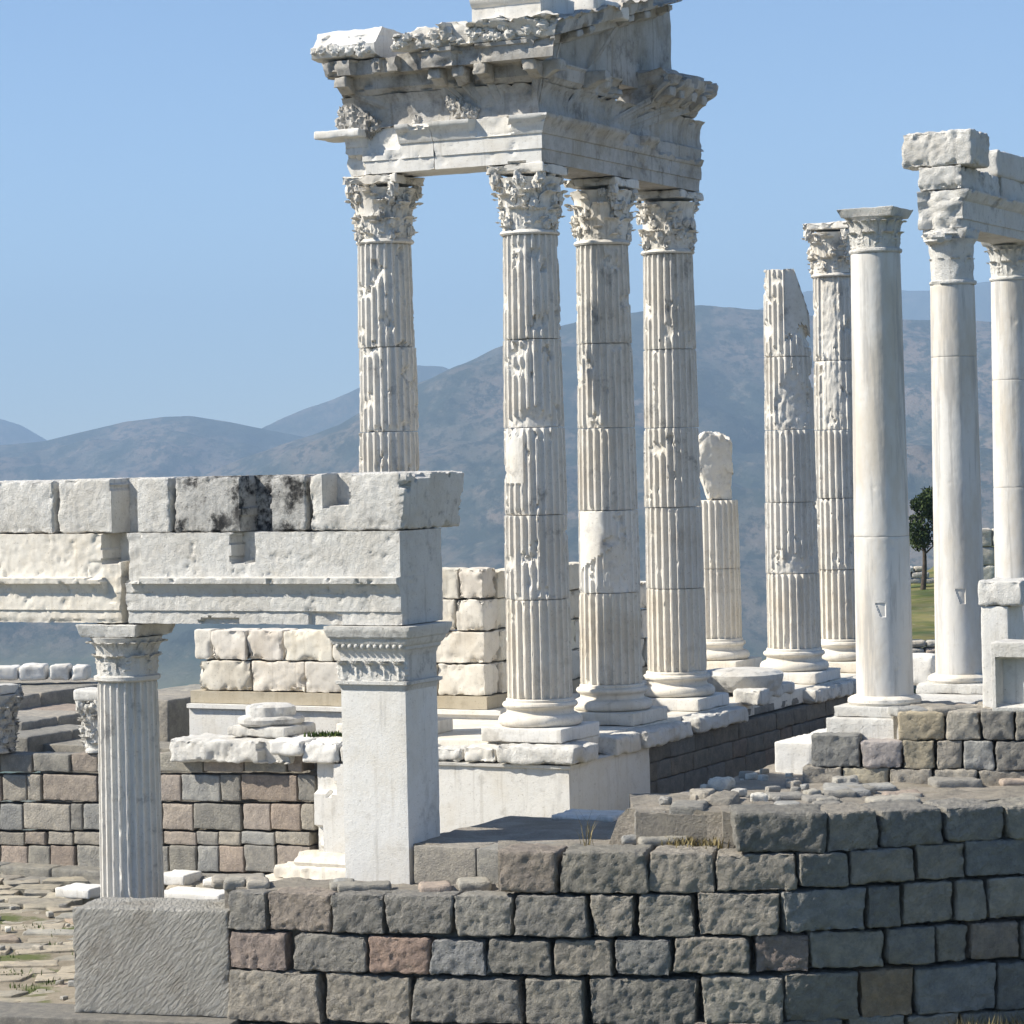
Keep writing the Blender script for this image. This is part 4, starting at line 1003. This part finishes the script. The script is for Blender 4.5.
# ------------------------------------------------------------------ east stoa: smooth columns at the right
ZE = -4.98
GS = .83
def plain_column(label, c, rb, rt, zb, zt, seed, caph, style, mark, joints, damaged=False):
    t = thing('smooth_column', label, 'column', (c[0], c[1], zb), 'smooth columns of the right stoa')
    m = MB(); lathe(m, c[0], c[1], [(.02, zb + .2), (rb * 1.25, zb + .2), (rb * 1.32, zb + .25), (rb * 1.30, zb + .31), (rb * 1.18, zb + .35), (rb * 1.08, zb + .37), (.02, zb + .38)], 80, .006, .07, 1.8, seed); bs = m.build('base', M_cream, t)
    m = MB(); plinth(m, c, zb, zb + .2, rb * 1.42, seed, chip=.08); m.build('plinth', M_stoa, bs)
    z0, z1 = zb + .36, zt - caph
    js_ = [z0] + joints + [z1]
    for i in range(len(js_) - 1):
        f = lambda z: rb + (rt - rb) * ((z - z0) / (z1 - z0)) ** 1.4
        m = MB(); mk = mark if mark and js_[i] < mark[2] < js_[i + 1] else None
        drum(m, c[0], c[1], js_[i] + .003, js_[i + 1] - .003, f(js_[i]), f(js_[i + 1]), seed + i, chip=.02, chipt=.35, smooth=True, marks=[mk] if mk else [], edge=.010, amp=.003)
        m.build('drum', M_east, t)
    m = MB(); r = rt
    lathe(m, c[0], c[1], [(.02, z1), (r * 1.04, z1), (r * 1.08, z1 + .03), (r * 1.06, z1 + .07), (r * .97, z1 + .09), (r * .97, z1 + caph * .45), (r * 1.08, z1 + caph * .72), (r * 1.22, z1 + caph * .8), (.02, z1 + caph * .81)], 64, .012 + .03 * damaged, .04 + .16 * damaged, 2.5, seed)
    if not damaged:
        for k in range(8):
            a = k / 8 * 6.283 + .4; o = np.array([math.cos(a), math.sin(a), 0]); s = np.array([-o[1], o[0], 0])
            leaf(m, np.array([c[0], c[1], z1 + .09]) + o * r * .97, o, s, caph * .45, r * .36, .02, .09, .05, seed + k, rough=.02)
        for k in range(18):
            a = k / 18 * 6.283; o = np.array([math.cos(a), math.sin(a), 0]); s = np.array([-o[1], o[0], 0])
            leaf(m, np.array([c[0], c[1], z1 + caph * .40]) + o * r, o, s, caph * .40, r * .16, .10, .05, .03, seed + 90 + k, nu=5, nv=8, rough=.01)
    else:
        rr = random.Random(seed)
        for k in range(8):
            a = k / 8 * 6.283; o = np.array([math.cos(a), math.sin(a), 0]); s = np.array([-o[1], o[0], 0])
            leaf(m, np.array([c[0], c[1], z1 + .09]) + o * r * .9, o, s, caph * .5, r * .3, .02, .05, .05, seed + k, rough=.04)
        lump(m, (c[0] - r * .5, c[1] - r * .5, zt - .18), .34, seed, .4, 16, (1.2, 1, .5))
    cp = m.build('capital', M_stoa, t)
    m = MB(); abacus(m, c[0], c[1], zt - caph * .22, zt - .004, r * (1.26 if not damaged else 1.12), seed + 5, .05 if not damaged else .25, concave=.05, taper=.14); m.build('abacus', M_stoa, cp)
def east_mat():
    k = NT('smooth_marble')
    c = k.mix(k.ramp(k.noise(.9, 6, .65, 2, stretch=(1.5, 1.5, .5)), .40, .62, 0, .6), (.66, .645, .61), (.53, .46, .36))
    c = k.mix(k.ramp(k.noise(1.6, 5, .7, 12, stretch=(3, 3, .22)), .50, .64, 0, .65), c, (.37, .36, .345))
    c = k.mix(k.ramp(k.noise(9, 6, .7, 5), .55, .75, 0, .3), c, (.45, .40, .33))
    return k.done(c, k.bump(k.noise(10, 7, .65), .25, .02))
M_east = east_mat()
E1 = at(885, 690, 52.8); E2 = at(961, 680, 57.4); E3 = at(1020, 670, 62.0)
plain_column('nearest smooth column with flat moulded capital and no beam above', E1, .535, .465, ZE, zz(880, 209, 52.8), 111, .84, 0,
             (-24, -2, zz(872, 617, 52.3), zz(872, 603, 52.3)), [zz(880, 536, 52.8)])
plain_column('smooth column with broken capital carrying the end of the right architrave', E2, .515, .45, ZE, zz(955, 229, 57.4), 112, 1.15, 1,
             (-18, 6, zz(947, 604, 57), zz(947, 589, 57)), [zz(955, 357, 57.4)], True)
plain_column('rearmost smooth column with moulded capital under the right architrave, cut by the picture edge', E3, .515, .45, ZE, zz(1010, 238, 62.0), 113, .95, 0, None, [zz(1010, 487, 62), zz(1010, 380, 62)])
# its architrave and upper blocks
FE = frame([E2[0], E2[1], 0], B, -A)           # x to the back right, y outward to the right
zb = zz(955, 228, 57.0)
ee = thing('right_architrave', 'marble architrave beam running back from the broken capital of the right stoa', 'architrave', (E2[0], E2[1], zb))
m = MB()
z2 = zz(955, 190, 57); z3 = zz(955, 166, 57); z4 = zz(955, 130, 57)
pblock(m, FE, -.50, 9.5, [(zb, .36), (zb + .18, .36), (zb + .185, .39), (z2 - .22, .39), (z2 - .2, .42), (z2 - .06, .52), (z2 - .03, .54), (z2, .54)], -.55, res=.06, amp=.02, freq=6, chip=.07, chipt=.05, rag0=.16, chipf=3, seed=710)
m.build('beam', M_stoa, ee)
m = MB()
block(m, FE, (.85, -.06, (z2 + z3) / 2), (1.34, .46, (z3 - z2) / 2), .03, .035, 5, .26, .14, .04, 711, g=.7)
block(m, FE, (5.95, -.10, (z2 + z3) / 2), (3.5, .46, (z3 - z2) / 2), .03, .02, 6, .08, .1, .07, 712)
m.build('upper_course', M_stoa, ee)
m = MB(); fr = frame([E2[0], E2[1], 0], B, -A)
block(m, fr, (.12, -.12, (z3 + z4) / 2), (.62, .76, (z4 - z3) / 2), .07, .035, 5, .24, .16, .04, 713, g=.7)
tag(m.build('marble_block', M_stoa), 'pale overhanging block on top of the right architrave end', 'marble block')
m = MB(); block(m, fr, (4.7, -.15, (z3 + z4) / 2 - .10), (2.6, .55, (z4 - z3) / 2 - .08), .06, .03, 5, .08, .12, .07, 714)
tag(m.build('marble_block', M_stoa), 'shaded block on the right architrave, behind the overhanging block', 'marble block')
# stylobate and slab
sty = thing('stoa_stylobate', 'marble step under the smooth columns of the right stoa', 'step', (E1[0], E1[1], ZT))
FY = frame([E1[0], E1[1], 0], B, -A)
m = MB(); rr = random.Random(3); x = -.95
while x < 16:
    w = rr.uniform(1.3, 2.1); block(m, FY, (x + w / 2, 0, ZE - .65), (w / 2 - .006, .85, .65), .03, .012, 3, .06, .1, .1, 720 + int(x * 10)); x += w
m.build('marble_course', M_stoa, sty)
GS = 1.0
m = MB()
block(m, frame([5.05, 45.75, 0], B, -A), (0, 0, -4.92), (1.55, .33, .32), .03, .015, 3, .06, .1, .06, 730)
tag(m.build('marble_block', M_white), 'bright white marble block in front of the nearest smooth column', 'marble block')
GS = .83
m = MB(); p = at(919, 690, 60.0); block(m, frame([p[0], p[1], 0], A, -B), (0, 0, -4.72), (.45, .4, .33), .06, .03, 3, .08, .1, .06, 731)
tag(m.build('marble_block', M_white), 'white marble block standing between two smooth columns', 'marble block')
# marble pieces at the right edge
rp = thing('marble_pier', 'grey-white upright marble pier with broken cap before the rearmost column', 'pier', at(1000, 700, 51.5))
Yp = 51.5
q = at(1003, 650, Yp); m = MB(); zb_, zt_ = zz(1003, 712, Yp), zz(1003, 606, Yp)
block(m, frame([q[0], q[1], 0], A, -B), (.12, -.4, (zb_ + zt_) / 2), (.26, .5, (zt_ - zb_) / 2), .02, .008, 3, .03, .08, .07, 735); m.build('shaft', M_white, rp)
m = MB(); block(m, frame([q[0], q[1], 0], A, -B), (.0, -.45, zt_ + .24), (.42, .6, .235), .05, .03, 3, .14, .16, .05, 736); m.build('cap', M_stoa, rp)
q = at(1015, 670, 48.5); m = MB(); zb_, zt_ = zz(1013, 712, 48.5), zz(1013, 642, 48.5)
block(m, frame([q[0], q[1], 0], A, -B), (-.12, -.3, (zb_ + zt_) / 2), (.52, .4, (zt_ - zb_) / 2), .02, .01, 3, .04, .08, .06, 737, clamps=[(-.3, .28, zb_ + .1, zt_ - .28, -.16, .008)])
tag(m.build('marble_block', M_stoa), 'squared marble block with a recessed panel at the right picture edge', 'marble block')

# ------------------------------------------------------------------ ground, court, terrace
GS = 1.0
def struct(o): o['kind'] = 'structure'; return o
m = MB()
xs = np.linspace(-16, 0.5, 84); ys = np.linspace(36.5, 52.5, 84)
X, Y = np.meshgrid(xs, ys); Zg = ZQ + .03 * fbm(np.stack([X.ravel(), Y.ravel(), 0 * X.ravel()], 1) * .9, 4)
V = np.stack([X.ravel(), Y.ravel(), Zg], 1); m.add(V, grid_quads(84, 84, False)); struct(m.build('court_ground', M_earth))
m = MB(); rr = random.Random(21)
k = 0
for j in range(30):
    y = 38.2 + j * .62 + rr.uniform(-.1, .1)
    x = -12.5 + rr.uniform(0, .8)
    while x < -3.6:
        w = rr.uniform(.5, 1.5); k += 1
        if rr.random() < .86 and (y > 41.6 or x < -5.9):
            ang = rr.uniform(-.25, .25); f1, f2, f3 = rr.uniform(-.35, .35), rr.uniform(-.35, .35), rr.uniform(-.02, .02)
            def de(V, h, f1=f1, f2=f2, f3=f3):
                V[:, 0] *= 1 - .3 * abs(f1) + f1 * V[:, 1] / h[1] * .5; V[:, 1] *= 1 + f2 * V[:, 0] / h[0] * .5; V[:, 2] += f3 * V[:, 0] / h[0]; return V
            block(m, frame([x + w / 2, y + rr.uniform(-.12, .12), 0], (math.cos(ang), math.sin(ang), 0), (math.sin(ang), -math.cos(ang), 0)), (0, 0, ZQ - .06 + rr.uniform(-.03, .02)), (w / 2 - .03, rr.uniform(.22, .33), .09), .014, .02, 3, .05, .1, .08, 9000 + k, tuple(c * f for c, f in zip(pal(k, .1), (1.15, 1.1, 1.0))), deform=de)
        x += w
struct(m.build('court_paving', M_rubble, sharp=50))
m = MB()
nx, ny = 200, 170
U, Vv = np.meshgrid(np.linspace(0, 1, nx), np.linspace(0, 1, ny))
p00 = .93 * (S0 + .15 * B + .1 * A); pts = p00[None] - (U.ravel() * 30)[:, None] * A[None] + (Vv.ravel() * 32)[:, None] * B[None]
nz = fbm(np.stack([pts[:, 0], pts[:, 1], 0 * pts[:, 0]], 1) * 1.1, 5)
bb = Vv.ravel() * 32; sd_ = (pts[:, 0] - 2.0) * .893 - (pts[:, 1] - 41.6) * .45 + .12 * nz
pts[:, 2] = -5.74 - 1.16 * sstep(bb + .35 * nz, 3.4, 4.6)
pts[:, 2] = pts[:, 2] + (-5.08 - pts[:, 2]) * sstep(sd_, -.25, .15) + .025 * nz + .03 * np.clip(np.round(nz * 2) / 2, -.5, 1)
rc = RA - (pts[:, 1] - YWA(pts[:, 0])); gq = grid_quads(ny, nx, False)[:, ::-1]
m.add(pts, gq[(rc[gq] < RA - .75).all(1)]); E_ = gq[(rc[gq] < RA - .75).all(1)]
ed = {}
for q_ in E_:
    for a_, b_ in zip(q_, np.roll(q_, -1)):
        kk = (min(a_, b_), max(a_, b_)); ed[kk] = None if kk in ed else (a_, b_)
bd = [v for v in ed.values() if v is not None]
SV, SQ = [], []
for a_, b_ in bd:
    k_ = len(SV); SV += [pts[a_], pts[b_], pts[b_] * np.array([1, 1, 0]) + np.array([0, 0, -8.4]), pts[a_] * np.array([1, 1, 0]) + np.array([0, 0, -8.4])]; SQ.append((k_ + 1, k_, k_ + 3, k_ + 2))
m.add(np.array(SV), SQ)
struct(m.build('terrace', M_terrace))

m = MB(); rr = random.Random(77)
for i in range(170):
    if i < 90:
        Y_ = rr.uniform(40.5, 47); x = rr.uniform(2.4, 5) + (Y_ - 41.6) * .5; z_ = -5.06
        if Y_ - YWA(x) < 1.2: continue
    else:
        Y_ = rr.uniform(41.5, 53); x = rr.uniform(-11, -2.6); z_ = ZQ + .03
    s_ = rr.uniform(.03, .13) * (1 if rr.random() < .8 else 1.6)
    c = pal(i + 400, .08); c = tuple(v * 1.15 for v in c) if rr.random() < .8 else (.62, .6, .55)
    block(m, frame([x, Y_, 0], (math.cos(i), math.sin(i), 0), (math.sin(i), -math.cos(i), 0)), (0, 0, z_ + s_ * .3), (s_, s_ * rr.uniform(.5, .9), s_ * .55), s_ * .25, s_ * .25, 6, s_ * .5, .05, .05, 8000 + i, c)
tag(m.build('loose_rubble', M_rubble), 'small loose stones scattered over the court paving and the terrace', 'rubble', kind='stuff')

# terrain to the horizon
tx = np.concatenate([-np.tan(np.radians(np.linspace(74, 19, 22))), np.linspace(-.33, .33, 480), np.tan(np.radians(np.linspace(19, 74, 22)))])
ang = np.arctan(tx); ang = np.concatenate([ang, np.radians(np.linspace(80, 274, 40))])
rad = np.concatenate([[4, 15, 30, 45, 55, 60], np.geomspace(63, 1500, 70), np.geomspace(1550, 12500, 210)])
AN, RD = np.meshgrid(ang, rad)
GX, GY = RD * np.sin(AN), RD * np.cos(AN)
P = np.stack([GX.ravel(), GY.ravel(), 0 * GX.ravel()], 1)
tanx = np.clip(np.tan(np.clip(AN, -1.3, 1.3)), -.6, .6); pxx = (PX + tanx * F).ravel(); front = (np.abs(AN) < 1.3).ravel()
r_ = RD.ravel()
floor_z = -255.0
dd = (GY.ravel() - 80) - (GX.ravel() - 6.9) * 4.1
near = -8.6 + 3.0 * sstep(GX.ravel(), 2.2, 5.5) * sstep(GY.ravel(), 66, 70) * (1 - sstep(dd, -4, 10))
near = near + (.25 * fbm(P * .12, 4)) * sstep(r_, 64, 80) + .5 * sstep(GX.ravel(), 14, 22) * sstep(GY.ravel(), 70, 95)
z = near + (floor_z - near) * np.maximum(sstep(r_, 170, 1200) ** .8, .35 * sstep(dd, 0, 160))
RIDG = [  # distance, depth of the slope, photo crest points
 (10500, 3000, [(-400, 440), (-60, 405), (0, 419), (22, 426), (45, 439), (80, 462), (160, 520), (500, 560), (1500, 560)], 3),
 (6800, 2600, [(-600, 430), (-60, 452), (45, 441), (80, 433), (125, 422), (165, 417), (190, 416), (225, 421), (265, 429), (300, 436), (360, 450), (500, 500), (1500, 520)], 2),
 (8200, 2400, [(-600, 560), (180, 470), (250, 434), (280, 420), (310, 407), (335, 399), (360, 388), (395, 372), (420, 365), (445, 366), (480, 380), (560, 420), (1500, 480)], 4),
 (5200, 2900, [(-600, 580), (150, 500), (240, 460), (300, 440), (340, 424), (400, 390), (430, 379), (452, 368), (480, 357), (500, 347), (530, 336), (560, 327), (600, 316), (640, 311), (680, 306), (705, 305), (745, 309), (790, 311), (830, 317), (880, 319), (930, 321), (1024, 322), (1200, 330), (1700, 360)], 5),
 (10500, 2600, [(-600, 560), (600, 420), (740, 316), (790, 300), (810, 291), (860, 291), (905, 291), (950, 292), (975, 285), (1010, 281), (1040, 279), (1200, 300), (1700, 380)], 3)]
spur = fbm(P * np.array([1, 1, 1]) / 900.0 + 5, 5); spur2 = fbm(P * np.array([1, .5, 1]) / 600.0 + 25, 4); fine = fbm(P / 120.0 + 9, 4)
for (D, Wd, pts_, amp_) in RIDG:
    xs_ = [p[0] for p in pts_]; ye = np.interp(pxx, xs_, [p[1] for p in pts_])
    crest = ((PY - ye) * CS - (pxx - PX) * SN) * D / F
    crest = np.where(front, crest, 60 + 80 * spur)
    s = np.clip((r_ - (D - Wd)) / Wd + .16 * spur * sstep(r_, D - Wd * 1.1, D - Wd * .6) * (1 - sstep(r_, D - 420, D)), 0, 1)
    sh = s ** 1.25
    back = 1 - sstep(r_, D + 30, D + 2600)
    zr = floor_z + (crest - floor_z) * sh * back + (70 * (spur + .8 * (1 - np.abs(spur2) * 2)) * sh * (1 - sh) * 4 + 7 * fine * np.clip(sh * 3, 0, 1)) * (r_ < D - 60) + amp_ * fine * (np.abs(r_ - D) < 160)
    z = np.maximum(z, np.where(r_ > 1400, zr, -9999))
m = MB(); V = np.stack([GX.ravel(), GY.ravel(), z], 1)
m.add(V, grid_quads(len(rad), len(ang), True)[:, ::-1])
struct(m.build('terrain', M_terrain, sharp=0, origin=(0, 0, 0)))

# ------------------------------------------------------------------ plants
def tuft(mb, c, n, h, spread, seed, wid=.012):
    r = np.random.RandomState(seed)
    V = []; Tt = []
    for i in range(n):
        b = np.array([r.normal(0, spread), r.normal(0, spread), 0]); a = r.uniform(0, 6.28); l = h * r.uniform(.45, 1.1); bend = r.uniform(.1, .6) * l
        d = np.array([math.cos(a), math.sin(a), 0]); s = np.array([-d[1], d[0], 0]) * wid
        k = len(V); mid = b + d * bend * .35 + np.array([0, 0, l * .6]); tip = b + d * bend + np.array([0, 0, l])
        V += [b - s, b + s, mid + s * .7, mid - s * .7, tip]
        Tt += [(k, k + 1, k + 2), (k, k + 2, k + 3), (k + 3, k + 2, k + 4)]
    mb.add(np.array(V) + np.asarray(c), None, Tt)
m = MB()
for i in range(46):
    p = on_arc(random.uniform(668, 740), 845, RA - random.uniform(.75, 1.5)); p[2] = -5.58; tuft(m, p, 26, .17, .09, 300 + i)
tag(m.build('dry_grass', M_dry, smooth=False), 'dry yellow grass on top of the curved wall below the corner stone', 'grass', kind='stuff')
m = MB(); p = on_arc(588, 850, RA - 1.0); p[2] = -5.6; tuft(m, p, 16, .55, .05, 411, .006)
tag(m.build('dry_weed', M_dry, smooth=False), 'thin dry weed standing on the wall top before the shaded terrace', 'weed')
m = MB()
for i in range(60):
    p = on_arc(random.uniform(955, 1060), 1000, RA + random.uniform(.1, .6)); p[2] = -8.5; tuft(m, p, 16, .62, .12, 500 + i)
tag(m.build('dry_grass', M_dry, smooth=False), 'dry grass tufts at the foot of the curved wall, bottom right corner', 'grass', kind='stuff')
m = MB(); p = T(4.1, -.25, -4.86)
for i in range(7): tuft(m, p + np.array([random.uniform(-.3, .3), random.uniform(-.1, .1), 0]), 30, .10, .07, 700 + i, .015)
tag(m.build('green_weed', M_green, smooth=False), 'small green weed on the podium behind the marble pilaster', 'weed')
m = MB(); rr = random.Random(31)
for i in range(75):
    Y_ = rr.uniform(42.5, 53); x = rr.uniform(-10.5, -4.6); tuft(m, (x, Y_, ZQ - .02), 14, rr.uniform(.05, .13), .12, 3000 + i, .012)
tag(m.build('grass', M_green, smooth=False), 'short green grass growing in the joints of the court paving', 'grass', kind='stuff')
def pine(px, py, Y, H, seed):
    p = at(px, py, Y); r = np.random.RandomState(seed)
    t = thing('pine_tree', 'small dark pine tree on the grassy slope between two smooth columns', 'tree', p)
    m = MB(); V = []; n = 10; rows = 12
    for i in range(rows):
        f = i / (rows - 1); rr_ = .13 * (1 - .75 * f); cx = .18 * math.sin(f * 3)
        for j in range(n): V.append((p[0] + cx + rr_ * math.cos(j / n * 6.283), p[1] + rr_ * math.sin(j / n * 6.283), p[2] - .2 + f * H * .8))
    m.add(V, grid_quads(rows, n, True))
    for k in range(9):
        f = r.uniform(.42, .85); a = r.uniform(0, 6.28); L = r.uniform(.5, 1.0); b0 = np.array([p[0] + .18 * math.sin(f * 3.75), p[1], p[2] + f * H * .8]); d = np.array([math.cos(a) * .8, math.sin(a) * .8, .6])
        V = []
        for i in range(4):
            for j in range(5): V.append(b0 + d * L * i / 3 + .035 * (1 - .2 * i) * np.array([math.cos(j * 1.257), math.sin(j * 1.257), 0]))
        m.add(V, grid_quads(4, 5, True))
    m.build('trunk', M_bark, t)
    m = MB(); V = []; Q = []
    cl = [(np.array([r.normal(0, .5), r.normal(0, .5), r.uniform(-.8, .9)]), r.uniform(.22, .48)) for _ in range(21)]
    for c, s in cl:
        for i in range(190):
            d = r.normal(size=3); d /= np.linalg.norm(d); q = p + np.array([0.1, 0, H * .72]) + c * np.array([.95, .95, H / 4.2]) + d * s * r.uniform(.5, 1) ** .5
            a = r.normal(size=3); b = r.normal(size=3); a *= .075 / np.linalg.norm(a); b *= .03 / np.linalg.norm(b)
            k = len(V); V += [q - a - b, q + a - b, q + a + b, q - a + b]; Q.append((k, k + 1, k + 2, k + 3))
    m.add(V, Q); m.build('crown', M_needle, t, smooth=False)
pine(921, 600, 110, 4.4, 5)
# rough walls and stones beyond the columns at the right
def wallbit(px0, px1, py0, py1, Y, lab, name, mat, seed, dep=.5):
    p0, p1 = at(px0, py1, Y), at(px1, py1, Y); h = (zz((px0 + px1) / 2, py0, Y) - p0[2]) / 2; m = MB()
    rr = random.Random(seed); nrow = 3; x = p0[0]
    for j in range(nrow):
        x = p0[0] - rr.uniform(0, .2)
        while x < p1[0]:
            w = rr.uniform(.35, .8)
            if not (j == nrow - 1 and rr.random() < .35):
                block(m, frame([x + w / 2, Y, 0], (1, 0, 0), (0, -1, 0)), (0, 0, p0[2] + (2 * j + 1) * h / nrow), (w / 2 - .01, dep / 2, h / nrow - .005), .06, .03, 3, .06, .1, .09, seed + int(x * 9) + j * 50, tuple(c * 1.5 for c in pal(int(x * 7) + j, .05)))
            x += w
    tag(m.build(name, mat), lab, 'wall')
wallbit(975, 1000, 528, 584, 92, 'ruined rubble wall on the slope left of the rearmost column', 'rubble_wall', M_rubble, 760)
wallbit(900, 936, 640, 662, 70, 'low grey rubble wall crossing behind the smooth columns', 'rubble_wall', M_rubble, 770)
wallbit(905, 926, 566, 584, 112, 'low heap of pale stones behind the pine tree trunk', 'rubble_wall', M_rubble, 780)

# ------------------------------------------------------------------ haze, light, sky, camera
HAZE = 0.000145
bm = MB(); V, Q, _ = boxgrid(np.array([-13500., 13500.]), np.array([-13000., 13500.]), np.array([-290., 790.])); bm.add(V, Q)
hm = bpy.data.materials.new('haze'); hm.use_nodes = True; hm.node_tree.nodes.clear()
o_ = hm.node_tree.nodes.new('ShaderNodeOutputMaterial'); v_ = hm.node_tree.nodes.new('ShaderNodeVolumePrincipled')
v_.inputs['Density'].default_value = HAZE; v_.inputs['Color'].default_value = (.49, .715, 1.0, 1)
hm.node_tree.links.new(v_.outputs[0], o_.inputs['Volume'])
hz = bm.build('haze', hm, smooth=False, sharp=0, origin=(0, 0, 0)); tag(hz, None, None, kind='stuff')

az, el = R(185), R(40)        # towards the sun: from the left and slightly from behind the eye
sd = np.array([math.cos(az) * math.cos(el), math.sin(az) * math.cos(el), math.sin(el)])
from mathutils import Vector, Matrix
sl = bpy.data.lights.new('sun', 'SUN'); sl.energy = 5.0; sl.angle = R(.53); sl.color = (1, .93, .81)
so = bpy.data.objects.new('sun', sl); col.objects.link(so)
so.rotation_euler = Vector(sd).to_track_quat('Z', 'Y').to_euler(); so.location = (0, 0, 60)
w = bpy.data.worlds.new('World'); scene.world = w; w.use_nodes = True
nt = w.node_tree; nt.nodes.clear()
wo = nt.nodes.new('ShaderNodeOutputWorld'); bg = nt.nodes.new('ShaderNodeBackground'); sk = nt.nodes.new('ShaderNodeTexSky')
sk.sky_type = 'NISHITA'; sk.sun_disc = False; sk.sun_elevation = el; sk.sun_rotation = math.atan2(sd[0], sd[1])
sk.altitude = 2500; sk.air_density = 1.0; sk.dust_density = 0; sk.ozone_density = 3.4
bg.inputs[1].default_value = .098
nt.links.new(sk.outputs[0], bg.inputs[0]); nt.links.new(bg.outputs[0], wo.inputs[0])

cd = bpy.data.cameras.new('camera'); cam = bpy.data.objects.new('camera', cd); col.objects.link(cam); scene.camera = cam
cd.sensor_width = 36; cd.sensor_fit = 'HORIZONTAL'; cd.lens = 36 * F / 1024; cd.shift_y = -(512 - PY) / 1024
cd.clip_start = .5; cd.clip_end = 40000
cam.matrix_world = Matrix(((CS, SN, 0, 0), (0, 0, -1, 0), (-SN, CS, 0, ZC), (0, 0, 0, 1)))
vs = scene.view_settings; vs.view_transform = 'Standard'; vs.look = 'None'; vs.gamma = 1; vs.use_curve_mapping = False; vs.exposure = 0.76
scene.cycles.volume_bounces = 0; scene.cycles.max_bounces = 6; scene.cycles.diffuse_bounces = 2
scene.cycles.use_denoising = True
for ob in list(bpy.data.objects):
    if '_w' in ob: del ob['_w']
